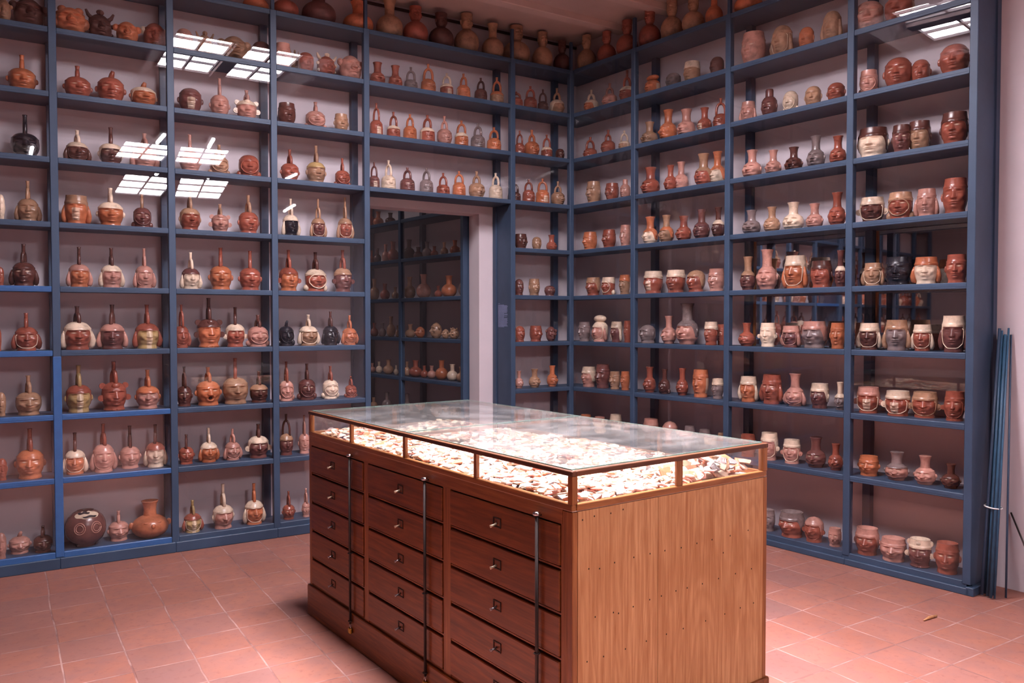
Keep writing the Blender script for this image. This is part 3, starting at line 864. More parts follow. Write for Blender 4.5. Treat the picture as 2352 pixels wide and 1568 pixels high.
def spout_tube(m, zt, zh, a, ang, rb, hloop, slip):
    """stirrup loop on the crown plus the single spout above it"""
    dz = zt-zh
    ca, sa = math.cos(ang), math.sin(ang)
    sp = .50*a
    pts = []; zl0 = zh*.90; ztop = zh+dz*hloop
    for q in np.linspace(0, PI, 15):
        c = math.cos(q)*sp*(1.0+.10*math.sin(q)); z = zl0+(ztop-zl0)*math.sin(q)**.75
        pts.append((ca*c, sa*c, z))
    m.tube(pts, rb, 8, True, slip)
    m.tube([(0, 0, ztop-rb), (0, 0, ztop+(zt-ztop)*.5), (0, 0, zt-.012), (0, 0, zt)], [rb*1.05, rb*.92, rb*.95, rb*1.15], 8, True, slip)

VN = {'S': 'stirrup_spout_head_vessel', 'N': 'necked_face_jar', 'H': 'head_cup', 'J': 'round_bellied_jar', 'X': 'figure_vessel'}
def vessel(loc, rz, h, w, kind, fc, acc, cap, rowk, rg, turn=0.0):
    dull = 'd' if rowk in 'Ta' else ''
    MF = MAT[fc+dull]; MC = MAT[(cap or fc)+dull]
    base = kind[0] if kind[0] in 'SNHJX' else 'S'
    r = empty(VN[base], loc, rz)
    wide = acc in ('f', 'd', 'M', 'ears', 'horns')
    wb = w*(.80 if acc in ('d', 'M', 'ears', 'horns') else .78 if acc == 'f' else .88 if acc in ('e', 'o') else .98)
    a = wb/2
    if base == 'X':
        g, V, sl, th, v = head_grid(wb, h*.92, 'ball', rg, 1.6)
        MB().raw(g.reshape(-1, 3), GF).build('body', MF, r)
        for s in (-1, 1):
            m = MB()
            if acc == 'ears': m.ball((s*a*.98, -a*.1, h*.62), (a*.34, a*.16, a*.36)); m.ball((s*a*1.02, -a*.22, h*.62), (a*.2, a*.1, a*.22))
            elif acc == 'horns':
                m.tube([(s*a*.6, 0, h*.72), (s*a*.95, -a*.1, h*.82), (s*a*1.15, -a*.15, h*.97)], [a*.2, a*.17, a*.10])
                m.ball((s*a*1.05, -a*.15, h*.55), (a*.2, a*.16, a*.2)); m.ball((s*a*.9, -a*.15, h*.28), (a*.22, a*.16, a*.16))
            else: m.ball((s*a*.8, -a*.3, h*.4), (a*.35, a*.3, h*.2)); m.ball((s*a*.5, -a*.2, h*.8), (a*.3, a*.25, h*.12))
            m.build('ear', MC, r)
        m = MB(); m.ball((0, -a*.95, h*.42), (a*.34, a*.28, h*.12)); m.build('snout', MF, r)
        if acc == 'horns':
            m = MB(); m.ball((0, -a*.3, h*.93), (a*.34, a*.2, h*.09)); m.ball((0, -a*.55, h*.9), (a*.14, a*.12, h*.07)); m.build('head_crest', MC, r)
        return r
    if base == 'J':
        face = acc == 'fc'
        hb = h*.60
        if w > h*1.02 and kind == 'J': hb = h*.7
        if kind == 'Jg': hb = h*.99
        pb = PROF['ball']; n = 26
        prof = [(0.0001, .004)]+[(a*np.interp(q, *zip(*pb)), q*hb*1.06) for q in np.linspace(0, .95, 18)]
        m = MB()
        if kind == 'Jg':
            prof = [(0.0001, .003), (a*.5, 0), (a*.5, h*.04)]+[(a*np.interp(q, *zip(*pb)), h*.03+q*h*.96) for q in np.linspace(.04, .93, 16)]
            prof += [(prof[-1][0]*.93, prof[-1][1]), (a*.75, h*.75), (a*.8, h*.5)]
            m.lathe(prof, n); m.build('body', MF, r)
            # painted ring eyes and a broken pale opening on the shoulder
            for s in (-1, 1):
                for rr in (.30, .20):
                    mm = MB(); pts = []
                    for q in np.linspace(0, 2*PI, 21):
                        tx = s*.42+rr*.9*math.cos(q); vz = .52+rr*.5*math.sin(q)
                        R_ = a*np.interp((vz), *zip(*pb))*1.0; pts.append((R_*math.sin(tx), -R_*math.cos(tx), h*.03+vz*h*.96))
                    mm.tube(pts, .0035, 5); mm.build('eye_ring', MAT['p'], r)
            for nm_, mat_, t0, t1, v0, v1, off in (('pale_repair', MAT['c'], -.95, .95, .775, .93, 1.012), ('broken_opening', MAT['k'], -.30, .62, .785, .835, 1.03), ('broken_opening', MAT['k'], -.85, .25, .875, .925, 1.03)):
                mm = MB(); nx, nv = 14, 4; vs_q = []
                for b_ in range(nv+1):
                    for a_ in range(nx+1):
                        tx = t0+(t1-t0)*a_/nx; wv_ = .010*math.sin(tx*9+v0*40)*(1 if b_ in (0, nv) else 0)
                        hw = 1-abs(2*a_/nx-1)**4; vm = (v0+v1)/2; vz = vm+(v0+(v1-v0)*b_/nv-vm)*(.25+.75*hw)+wv_*hw
                        R_ = a*np.interp(vz, *zip(*pb))*off; vs_q.append((R_*math.sin(tx), -R_*math.cos(tx), h*.03+vz*h*.96+(off-1)*a*.5))
                mm.raw(vs_q, [(b_*(nx+1)+a_, b_*(nx+1)+a_+1, (b_+1)*(nx+1)+a_+1, (b_+1)*(nx+1)+a_) for b_ in range(nv) for a_ in range(nx)]); mm.build(nm_, mat_, r)
            return r
        m.lathe(prof, n); m.build('body', MF, r)
        nr = min(a*.42, .055) if kind == 'J' else a*.40
        if face:
            hn = h-hb*.96; g, V, sl, th, v = head_grid(nr*2.3, hn, 'flare', rg, 1.1)
            g = g.copy(); g[..., 2] += hb*.96
            m = MB(); m.raw(g.reshape(-1, 3), GF)
            top = g[-1]; c = top.mean(0); inner = (top-c)*.85+c; low_ = (top-c)*.8+c-np.array([0, 0, hn*.3])
            m.raw(np.concatenate([top, inner, low_]), grid_faces(3, NT_)+[tuple(2*NT_+j for j in range(NT_))])
            m.build('face_neck', MC if cap else MF, r)
            m = MB()
            for s in (-1, 1): m.ball((s*nr*1.12, 0, hb*.96+hn*.5), (nr*.22, nr*.2, hn*.14), 8, 5)
            m.build('ears', MF, r)
        else:
            m = MB(); hn = h-hb*.95
            pr2 = [(nr*x*2.1, hb*.95+q*hn) for q, x in NECKP]
            pr2 += [(nr*1.02, h), (nr*.8, h-hn*.5)]; m.lathe(pr2, 20); m.build('neck', MF, r)
            if kind == 'Jn':
                m = MB(); m.ball((0, -a*.98, hb*.62), (a*.12, a*.10, a*.14), 8, 6)
                for s in (-1, 1): m.ball((s*a*.34, -a*.80, hb*.76), (a*.15, a*.05, a*.045), 8, 5)
                m.build('face', MF, r)
                for s in (-1, 1):
                    m = MB(); m.ball((s*a*1.0, -a*.05, hb*.6), (a*.14, a*.08, a*.2), 8, 6); m.build('ear', MF, r)
        return r
    # ---- heads
    if kind in ('S', 'S2', 'So'):
        fr_ = .46 if rowk in 'abc' and h < .2 else .585
        if acc == 'n' and h < .2 and rowk in 'abc': fr_ = .50
        if h/w < 1.25: fr_ = .68
        elif h/w < 1.5: fr_ = min(fr_+.06, .66)
        if h/w > 1.95: fr_ = .52
    elif kind == 'B': fr_ = .80
    elif kind == 'N': fr_ = .64
    elif kind == 'Hk': fr_ = .78
    else: fr_ = 1.0
    hh = h*fr_
    prof = 'cup' if kind == 'H' else 'bulb' if kind == 'N' else 'bell' if (kind in ('S', 'S2') and w < .13 and rowk in 'abc') else 'head'
    g, V, sl, th, v = head_grid(wb, hh, prof, rg, 1.25 if kind == 'N' else .8 if prof == 'bell' else 1.0, kind == 'So')
    # painted slip: eyes and sometimes a face stripe
    paint = rg.random()
    if paint < .6 and fc in 'ormbtp': sl = sl+1.1*G(np.abs(th)-.395, .14)*G(v-.597, .018)
    if .60 < paint < .68 and fc in 'orm': sl = sl+.7*((np.abs(th) < .38)*(v < .56)*(v > .15))
    if fc == 'y': sl = sl+.6*(np.abs(th) < .30)*(v < .72)
    if paint > .85 and fc in 'ort': sl = sl+.7*(np.abs(th) > 1.25)*(v > .15)*(v < .7)
    m = MB(); m.raw(g.reshape(-1, 3), GF, True, sl.ravel())
    if kind == 'H':
        top = g[-1]; c = top.mean(0); inner = (top-c)*.88+c; low_ = (top-c)*.86+c-np.array([0, 0, hh*.35])
        m.raw(np.concatenate([top, inner, low_]), grid_faces(3, NT_)+[tuple(2*NT_+j for j in range(NT_))])
    m.build('head', MF, r)
    if kind == 'So':
        m = MB(); m.ball((0, -a*.62, hh*.31), (a*.24, a*.25, hh*.075)); m.build('open_mouth', MAT['k'], r)
    if cap:
        low_back = .26 if (acc in ('n', 'e', 'f', 'd') and w > .13 and rg.random() < .75) else .66
        tt = np.abs(wrap(TH)); sm_ = np.clip((tt-.95)/.5, 0, 1); sm_ = sm_*sm_*(3-2*sm_)
        thr = .70+(low_back-.70)*sm_
        ns = 18; c0 = np.zeros((ns, NT_, 3))
        for jj in range(NT_):
            vq = thr[jj]+(1-thr[jj])*np.linspace(0, 1, ns)
            for ax in range(3): c0[:, jj, ax] = np.interp(vq, V, g[:, jj, ax])
        lip = c0[0:1].copy(); lip[..., :2] *= .97
        zb = c0[0, :, 2].copy()
        c0[..., :2] *= 1.035; c0[..., 2] = (c0[..., 2]-zb)*1.02+zb
        m = MB(); vs = np.concatenate([lip, c0]); m.raw(vs.reshape(-1, 3), grid_faces(len(vs), NT_))
        if kind == 'H':
            top = c0[-1]; c = top.mean(0); inner = (top-c)*.82+c; low_ = (top-c)*.8+c-np.array([0, 0, hh*.25])
            m.raw(np.concatenate([top, inner, low_]), grid_faces(3, NT_)+[tuple(2*NT_+j for j in range(NT_))])
        m.build('headdress', MC, r)
    def surf(t_, vv, k_=1.0):
        i = min(len(V)-1, int(np.searchsorted(V, vv))); j = int(np.argmin(np.abs(wrap(TH-t_))))
        p_ = g[i, j]; return np.array([p_[0]*k_, p_[1]*k_, vv*hh])
    ME = MC if (cap and rg.random() < .7) else MF
    if acc == 'e':
        for s in (-1, 1):
            m = MB(); p_ = surf(s*1.50, .5, 1.02)
            m.ball(p_, (a*.14, a*.11, hh*.115), 10, 7); m.ball(p_+np.array([s*a*.06, -a*.06, -hh*.01]), (a*.07, a*.05, hh*.06), 8, 5)
            m.build('ear', ME, r)
    elif acc == 'f':
        for s in (-1, 1):
            m = MB(); pts = [surf(s*1.45, .66, .98), surf(s*1.45, .5, 1.06), surf(s*1.45, .32, 1.13)+np.array([s*a*.04, 0, 0]), (s*a*1.02, -a*.02, hh*.16), (s*a*.96, 0, hh*.06)]
            m.tube(pts, [a*.10, a*.17, a*.23, a*.26, a*.16], 10)
            m.build('hair_flap', ME, r)
    elif acc in ('d', 'M'):
        for s in (-1, 1):
            m = MB(); cx, cy, cz = s*a*1.06, -a*.22, hh*(.44)
            rr = a*.27
            m.tube([(cx, cy+.012, cz), (cx, cy-.004, cz)], rr, 16); m.tube([(cx, cy-.003, cz), (cx, cy-.008, cz)], rr*.45, 12)
            m.build('ear_disc', ME, r)
            if acc == 'M':
                m = MB(); cx, cy, cz = s*a*.92, -a*.05, hh*.86
                m.tube([(cx, cy+.012, cz), (cx, cy-.004, cz)], a*.26, 14); m.ball((s*a*.6, -a*.25, hh*.8), (a*.2, a*.15, hh*.07), 8, 5)
                m.build('headdress_disc', ME, r)
        if acc == 'M':
            m = MB(); m.ball((0, -a*.72, hh*.86), (a*.34, a*.2, hh*.10)); m.build('crest', MC, r)
            m = MB(); m.tube([(a*.8*math.sin(q), -a*.8*math.cos(q)*.95, hh*.03) for q in np.linspace(0, 2*PI, 17)], hh*.035, 6); m.build('collar', MF, r)
    elif acc == 'o':
        m = MB(); pts = [surf(.92*math.sin(q), .45+.30*math.cos(q), 1.03) for q in np.linspace(0, 2*PI, 25)]
        m.tube(pts, a*.055, 6); m.build('hood_edge', MC, r)
        for s in (-1, 1):
            m = MB(); m.ball((s*a*.9, a*.05, hh*.16), (a*.30, a*.32, hh*.15), 10, 7); m.build('hood_fold', MC, r)
    if acc in ('f', 'd') and rg.random() < .5:
        sg = lambda c, e: math.copysign(abs(c)**e, c)
        m = MB(); pts = [surf(1.12*sg(math.sin(q), .6), .42-.315*sg(math.cos(q), .75), 1.03) for q in np.linspace(-2.3, 2.3, 27)]
        m.tube(pts, a*.035, 6); m.build('chin_strap', ME if rg.random() < .7 else MAT['c'], r)
    MSP = MF
    if kind in ('S', 'S2', 'So'):
        if rowk in 'efgh': MSP = MAT[rg.choice(['b', 'b', 'r', fc, cap or fc])]
        elif rowk == 'd' or (cap and rg.random() < .6): MSP = MAT[(rg.choice([cap or 't', 't']) if rowk == 'd' else (cap or fc))+dull]
        ang = (PI/2+turn+rg.uniform(-.25, .25)) if kind != 'S2' else PI/2+math.copysign(rg.uniform(.6, .9), turn or 1)
        if rowk in 'efgh' and fc != 'k': pass
        m = MB(); small = w < .13
        spout_tube(m, h, hh, a*(1.15 if small else .8), ang, min(.013, max(.0072, a*.17)), .52 if not small else .66, 0)
        m.build('stirrup_spout', MSP, r)
    elif kind == 'B':
        m = MB(); m.tube([(0, a*.1, hh*.93), (a*.1, a*.1, hh+(h-hh)*.6), (a*.16, 0, h)], [a*.24, a*.19, a*.13], 8); m.build('broken_spout', MF, r)
    elif kind == 'N':
        m = MB(); nr = a*rg.uniform(.95, 1.15); hn = h-hh*.9
        pr2 = [(nr*x, hh*.9+q*hn) for q, x in NECKP]+[(nr*.48, h), (nr*.38, h-hn*.5)]
        m.lathe(pr2, 18); m.build('neck', MAT[(cap or fc)+dull] if cap and rg.random() < .5 else MF, r)
    elif kind == 'Hk':
        m = MB(); hn = h-hh*.9
        if w > .13: m.ball((0, 0, hh*.9+hn*.55), (a*1.0, a*.6, hn*.48), 12, 8)
        else: m.lathe([(a*.5, hh*.9), (a*.5, h-hn*.15), (a*.42, h), (.0001, h)], 14)
        m.build('hat', MC, r)
    return r

ROWW = dict(T='cabinet top', a='top shelf', b='second shelf', c='third shelf', d='fourth shelf', e='fifth shelf', f='sixth shelf', g='seventh shelf', h='eighth shelf', i='bottom shelf')
BAYW = dict(B0='leftmost bay', B1='second bay from left', B2='third bay from left', B3='bay left of doorway', B4='bay above doorway', B5='bay right of doorway',
            C1='right wall corner bay', C2='right wall second bay', C3='right wall third bay', C4='right wall end bay')
ORD = ['leftmost', 'second', 'third', 'fourth', 'fifth', 'sixth', 'seventh', 'eighth', 'ninth']
NOUN = {'S': 'spouted head vessel', 'S2': 'loop-spouted head vessel', 'So': 'open-mouthed spouted head', 'B': 'broken-spouted head vessel', 'N': 'necked face jar', 'H': 'head cup', 'Hc': 'closed head vessel', 'Hk': 'hatted head vessel', 'J': 'round jar', 'Jg': 'broken globular jar', 'Jn': 'necked face jar', 'X': 'animal-like vessel'}
ZT = {k: z+HB+.0005 for k, z in LV.items()}
for ln in TABLE.strip().split('\n'):
    f = ln.split(); bay, row = f[0], f[1]; i, n = int(f[2]), int(f[3]); u, dep, h, w = map(float, f[4:8]); kind, fc = f[8], f[9]
    fc = 't' if fc == 't2' else fc
    acc = f[10] if len(f) > 10 else 'n'; cap = f[11] if len(f) > 11 else None
    rg = random.Random(ln)
    dep = max(min(dep, .247-w/2), .028+w/2)
    if row != 'T': h = min(h, .366)
    left = bay[0] == 'B'
    z = ZT[row] if row != 'i' else (.0955 if left else .0655)
    if left: loc = (u, dep, z); rz = 0
    else: loc = RW(u, dep, z); rz = ANG-PI/2
    rz += rg.uniform(-.12, .12)+(0.12 if bay in ('C3', 'C4') else 0)
    if bay == 'C4': rz += .12
    o = vessel(loc, rz, h, w, kind, fc, acc, cap, row, rg, .45 if bay in ('B4', 'B5') else .15 if bay == 'B3' else -.45 if bay[0] == 'C' else 0.0)
    place = ('alone' if n == 1 else ORD[i-1] if i == 1 else 'rightmost' if i == n else ORD[i-1]+' from left')
    extra = ''
    if n <= 9:
        if cap and kind[0] in 'SHN': extra = CW[cap]+'-capped '
    lab = '%s%s %s, %s on %s, %s' % (extra, CW[fc], NOUN[kind], place, ROWW[row], BAYW[bay])
    if len(lab.split()) > 16: lab = '%s %s, %s on %s, %s' % (CW[fc], NOUN[kind], place, ROWW[row], BAYW[bay])
    tag(o, lab, 'ceramic vessel', ('jars on the cabinet top' if row == 'T' else 'ceramic vessels on the %s' % ROWW[row]))
# the shelving runs on beyond the left edge of the frame (seen only in the mirrored backs)
rX = empty('display_shelving', (0, 0, 0))
shelving(rX, [-8.15, -7.48, -6.81, -6.14, -5.47, -4.84], lambda i: set('Tabcdefgh'), .095, [(-4.84, 3.8)], set(), {}, glasson=False)
tag(rX, 'blue shelving beyond the left edge of view, glimpsed only in the mirrors', 'shelving')
src = [o for o in list(COL.objects) if o.parent is None and o.get('category') == 'ceramic vessel' and 'third bay from left' in o['label']]
kids = {}
for o in list(COL.objects):
    if o.parent is not None: kids.setdefault(o.parent.name, []).append(o)
for row_, wd_ in (('d', 'fourth'), ('e', 'fifth'), ('f', 'sixth'), ('g', 'seventh')):
    these = [o for o in src if wd_+' shelf' in o['label']]
    for b_ in range(5):
        for q_, o in enumerate(these[:3]):
            c_ = o.copy(); COL.objects.link(c_)
            c_.location = (-8.15+.67*b_+.15+.20*((q_+b_) % 3), .13, o.location.z)
            for ch in kids.get(o.name, []):
                d_ = ch.copy(); d_.parent = c_; COL.objects.link(d_)
            tag(c_, 'ceramic head vessel on the %s shelf left of the view, glimpsed only in a mirror' % wd_, 'ceramic vessel', 'mirrored vessels on the %s shelf beyond the view' % wd_)
# jars in the room beyond
rows2 = {}
for e in ROOM2.split('|'):
    l, s, h, w = e.split(); rows2.setdefault(l, []).append((float(s), float(h), float(w)))
ROW2 = dict(c='top visible shelf', d='second visible shelf', e='third visible shelf', f='fourth visible shelf', g='fifth visible shelf', h='lowest visible shelf')
for l, its in rows2.items():
    its.sort(key=lambda q: -q[0])
    last = None
    for i, (s, h, w) in enumerate(its):
        rg = random.Random('%s%.3f' % (l, s))
        y = -.12
        if last is not None and abs(last-s) < w: y = -.21 if i % 2 else -.10
        last = s
        ca, sa = math.cos(A2), math.sin(A2)
        loc = (P2[0]+ca*s-sa*y, P2[1]+sa*s+ca*y, LV2[l]+HB+.0005)
        fc = rg.choice('tttrorptgb') if l != 'g' else rg.choice('ctrop')
        fig = l == 'f' and i > 4
        o = vessel(loc, A2+PI, h, min(w, .15), 'X' if fig else 'J', fc, rg.choice(['ears', 'horns']) if fig else 'n', None, 'g', rg)
        nn = len(its)
        place = 'leftmost' if i == 0 else 'rightmost' if i == nn-1 else ['', 'second', 'third', 'fourth', 'fifth', 'sixth', 'seventh', 'eighth', 'ninth', 'tenth'][i]+' from left'
        tag(o, '%s %s, %s on %s through the doorway' % (CW[fc], 'figure vessel' if fig else 'necked jar', place, ROW2[l]), 'ceramic vessel', 'jars on the shelves beyond the doorway')

# ------------------------------------------------------------------ drawer case with glass top
CA = .071661; CORN = (-2.82561, -3.82509); CL, CWD, CZ = 2.1837, 1.022, 1.1075
rC = empty('display_case', (CORN[0], CORN[1], 0), CA)
# local: y runs along the drawer front away from the near corner, x along the end face
m = MB(); m.bbox(-.012, CWD+.012, -.012, CL+.012, 0, .165, .004); m.build('plinth', M_DRAWER, rC)
m = MB(); m.box(.018, CWD-.018, .012, CL-.018, .165, .972); m.build('carcass', M_GAP, rC)
# end panels (two veneered boards with a joint)
m = MB(); m.box(.024, .3998, 0, .012, .165, .972); m.box(.4015, CWD-.022, 0, .012, .165, .972); m.build('end_panel', M_PANEL, rC)
m = MB(); m.box(.024, CWD-.022, CL-.018, CL, .165, .972); m.build('end_panel', M_PANEL, rC)
for x0 in (0, CWD-.022):
    m = MB(); m.bbox(x0+(.0 if x0 == 0 else 0.0), x0+.022, -.002, .05, .165, .972, .002); m.build('corner_stile', M_WV, rC)
m = MB(); m.box(CWD-.018, CWD, .05, CL, .165, .972); m.build('back_panel', M_PANEL, rC)
m = MB()
for x_, z_ in [(0.096, 0.948), (0.171, 0.947), (0.228, 0.952), (0.044, 0.943), (0.28, 0.778), (0.189, 0.776), (0.072, 0.776), (0.12, 0.768), (0.435, 0.775), (0.521, 0.771), (0.36, 0.777), (0.606, 0.773), (0.691, 0.773), (0.797, 0.771), (0.906, 0.775), (0.757, 0.712), (0.83, 0.618), (0.73, 0.618), (0.638, 0.616), (0.554, 0.617), (0.494, 0.618), (0.418, 0.615), (0.359, 0.614), (0.278, 0.606), (0.184, 0.606), (0.101, 0.609), (0.861, 0.478), (0.768, 0.474), (0.657, 0.472), (0.534, 0.471), (0.445, 0.471), (0.343, 0.47), (0.241, 0.467), (0.139, 0.466), (0.065, 0.467), (0.928, 0.619), (0.943, 0.48), (0.208, 0.598)]: m.lathe([(.0001, 0), (.0024, 0), (.0024, .001)], 8, (0, 0, 0)); n_ = len(m.v)-24; m.v[n_:] = [(p_[0]+x_, -.0006+p_[2]*.5, p_[1]*1.3+z_) for p_ in m.v[n_:]]
m.build('nail_holes', M_GAP, rC)
# front frame
cols = [(.056, .745), (.800, 1.473), (1.520, 2.150)]
rowz = [(.783, .925), (.629, .772), (.477, .618), (.325, .466), (.178, .314)]
m = MB(); m.box(0, .02, .05, CL-.0, .925, .9745); m.build('top_rail', M_WH, rC)
for a, b in ((.024, .056), (.745, .800), (1.473, 1.520), (2.150, CL)):
    m = MB(); m.box(.0, .02, a, b, .165, .925); m.build('front_stile', M_WV, rC)
for a, b in cols:
    for (z0, z1), zz_ in zip(rowz, [None]+rowz): pass
    for q in range(len(rowz)-1):
        m = MB(); m.box(.003, .02, a, b, rowz[q+1][1]+.001, rowz[q][0]-.004); m.build('drawer_rail', M_WH, rC)
    m = MB(); m.box(.003, .02, a, b, .165, .174); m.build('drawer_rail', M_WH, rC)
hs = [.414, 1.148, 1.864]
for ci, (a, b) in enumerate(cols):
    for ri, (z0, z1) in enumerate(rowz):
        m = MB(); m.bbox(-.006, .017, a+.004, b-.004, z0+.002, z1-.005, .003)
        d_ = m.build('drawer', M_DRAWER, rC)
        hy, hz = hs[ci], (z0+z1)/2+.004
        m = MB()
        for (p0, p1, q0, q1) in ((-.024, .024, .014, .018), (-.024, .024, -.018, -.014), (-.024, -.020, -.018, .018), (.020, .024, -.018, .018)):
            m.box(-.0085, -.005, hy+p0, hy+p1, hz+q0, hz+q1)
        hp = m.build('handle_plate', M_IRON, d_)
        m = MB(); bright = ri < 2
        m.tube([(-.006, hy+.004, hz-.004), (-.020, hy+.006, hz-.009), (-.032, hy+.008, hz-.012)], [.0045, .004, .006], 8)
        m.build('pull', M_BONE if bright else M_STEEL, d_)
for k_, y_ in enumerate((.163, .917, 1.640)):
    rr = empty('locking_rod', (0, 0, 0), 0, rC)
    m = MB(); m.tube([(-.019, y_, .115), (-.019, y_, .94)], .0062, 8); m.build('rod', M_IRON, rr)
    m = MB(); m.lathe([(.0001, .0), (.012, .0), (.015, .004), (.013, .010), (.006, .013), (.0001, .013)], 14, (-.019, y_, .936)); m.build('rod_knob', M_CHROME, rr)
    for zz_ in (.935, .462, .128):
        m = MB(); m.tube([(-.019+.010*math.cos(q), y_+.010*math.sin(q), zz_) for q in np.linspace(0, 2*PI, 13)], .0022, 6); m.tube([(-.010, y_, zz_), (.002, y_, zz_)], .003, 6)
        m.build('rod_ring', M_IRON, rr)
    rr2 = MB(); rr2.bbox(-.026, -.014, y_-.012, y_+.012, .068, .092, .002); pl_ = rr2.build('padlock', M_BRASS, rC)
    m = MB(); m.tube([(-.02, y_+.007*math.cos(q), .092+.018*math.sin(q)) for q in np.linspace(0, PI, 9)], .0018, 6); m.build('shackle', M_CHROME, pl_)
# glazed top section
Z0g, Z1g = .9975, 1.090
m = MB(); m.box(0.0, CWD, .0, CL, .9745, .9765)
m.build('tray', M_TRAY, rC)
for nm, (x0, x1, y0, y1), mt in (('lower_rail', (-.003, .018, 0, CL), M_WH), ('lower_rail', (CWD-.018, CWD, 0, CL), M_WH), ('lower_rail', (.018, CWD-.018, -.003, .018), M_WX), ('lower_rail', (.018, CWD-.018, CL-.018, CL), M_WX)):
    m = MB(); m.bbox(x0, x1, y0, y1, .9765, Z0g, .002); m.build(nm, mt, rC)
posts = []
for y_ in (.571, 1.129, 1.669):
    posts.append((0, .017, y_-.009, y_+.009)); posts.append((CWD-.017, CWD, y_-.009, y_+.009))
for x_ in (.514,): posts.append((x_-.015, x_+.015, 0, .014)); posts.append((x_-.015, x_+.015, CL-.014, CL))
posts += [(-.002, .022, -.002, .022), (CWD-.026, CWD+.001, -.002, .022), (-.002, .022, CL-.022, CL), (CWD-.026, CWD, CL-.022, CL)]
for x0, x1, y0, y1 in posts:
    m = MB(); m.bbox(x0, x1, y0, y1, Z0g, Z1g, .0015); m.build('glazing_post', M_WV, rC)
for (x0, x1, y0, y1), mt in (((-.004, .016, -.004, CL+.002), M_TOPR), ((CWD-.016, CWD+.004, -.004, CL+.002), M_TOPR), ((.016, CWD-.016, -.004, .016), M_TOPX), ((.016, CWD-.016, CL-.016, CL+.002), M_TOPX)):
    m = MB(); m.bbox(x0, x1, y0, y1, Z1g, CZ, .002); m.build('top_frame_rail', mt, rC)
m = MB(); m.box(.016, CWD-.016, 1.122, 1.136, Z1g, CZ-.006); m.build('top_cross_bar', M_WX, rC)
for y0, y1 in ((.017, 1.126), (1.132, CL-.017)):
    m = MB(); m.box(.012, CWD-.012, y0, y1, CZ-.0005, CZ+.004); g_ = m.build('glass_top', M_GLASSTOP, rC)
    m = MB()
    for bx in ((.0105, .012, y0, y1), (CWD-.012, CWD-.0105, y0, y1), (.012, CWD-.012, y0-.0015, y0), (.012, CWD-.012, y1, y1+.0015)): m.box(*bx, CZ, CZ+.0038)
    m.build('glass_edge', M_GEDGE, g_)
for x_ in (.008, CWD-.008):
    m = MB(); m.box(x_-.0015, x_+.0015, .022, CL-.022, Z0g, Z1g); m.build('side_glass', M_GLASS, rC)
for y_ in (.006, CL-.006):
    m = MB(); m.box(.022, CWD-.026, y_-.0015, y_+.0015, Z0g, Z1g); m.build('side_glass', M_GLASS, rC)
tag(rC, 'large brown wooden drawer case with a glass top, standing on the tiled floor', 'display case')

# ------------------------------------------------------------------ potsherds in the case
def sherd_geo(rg, size, curve):
    n = rg.randint(5, 8); pts = []
    a0 = rg.random()*6.28
    for k in range(n):
        a_ = a0+2*PI*k/n+rg.uniform(-.25, .25); rr = size*rg.uniform(.6, 1.05); pts.append((rr*math.cos(a_)*1.15, rr*math.sin(a_)*.85))
    cz = lambda x, y: -curve*(x*x)/size*1.2
    th_ = .0055
    vs = [(0, 0, th_)]+[(x*.55, y*.55, cz(x*.55, y*.55)+th_) for x, y in pts]+[(x, y, cz(x, y)+th_) for x, y in pts]+[(x, y, cz(x, y)) for x, y in pts]+[(0, 0, 0)]
    fs = []
    for k in range(n):
        q = (k+1) % n
        fs += [(0, 1+k, 1+q), (1+k, 1+n+k, 1+n+q, 1+q), (1+n+k, 1+2*n+k, 1+2*n+q, 1+n+q), (1+3*n, 1+2*n+q, 1+2*n+k)]
    return vs, fs
rg = random.Random(11)
SH = []
for k in range(14):
    vs, fs = sherd_geo(rg, rg.uniform(.020, .034), rg.uniform(.1, .45))
    key = 'ccpocptgcopcrg'[k]
    m = MB(); m.raw(vs, fs, False)
    me = bpy.data.meshes.new('potsherd'); me.from_pydata(m.v, [], m.f); me.materials.append(MAT[key+'d']); me.update()
    SH.append((me, key, vs, fs))
TRZ = .9775
ca, sa = math.cos(CA), math.sin(CA)
def c2w(x, y, z): return (CORN[0]+ca*x-sa*y, CORN[1]+sa*x+ca*y, z)
def pile(x, y):
    """height of the heap of sherds over the tray"""
    z = .020+.012*math.sin(x*9+1)*math.sin(y*7)
    z += .062*math.exp(-((x-.86)/.17)**2-((y-.10)/.16)**2)        # heap at the near right corner
    z += .070*math.exp(-((x-.64)/.15)**2-((y-1.72)/.26)**2)       # heap at the far end
    z += .030*math.exp(-((x-.45)/.10)**2-((y-.62)/.14)**2)
    if y > 1.25: z -= .016*(1-math.exp(-((x-.2)/.35)**2))
    return max(z, .006)
spots = []
rg = random.Random(3)
def okspot(x, y):
    if y > 1.3 and x > .35:
        return math.exp(-((x-.62)/.22)**2-((y-1.72)/.30)**2) > .25 or rg.random() < .10
    return True
CAMXY = (-4.391, -5.937)
while len(spots) < 4300:
    x = rg.uniform(.046, CWD-.050); y = rg.uniform(.046, CL-.050)
    if okspot(x, y): spots.append((x, y))
hp = lambda q: (q[0] > .62 and q[1] < .33) and rg.random() < .4
spots.sort(key=lambda q: 0 if hp(q) else (c2w(*q, 0)[0]-CAMXY[0])**2+(c2w(*q, 0)[1]-CAMXY[1])**2)
ZW = lambda x, y: ('in the heap at the near right corner' if (x > .62 and y < .35) else 'by the near end glass' if y < .3 else 'along the drawer-side glass' if x < .25 else 'in the middle of the nearer half')
stuff = MB()
stuff_mb = {}
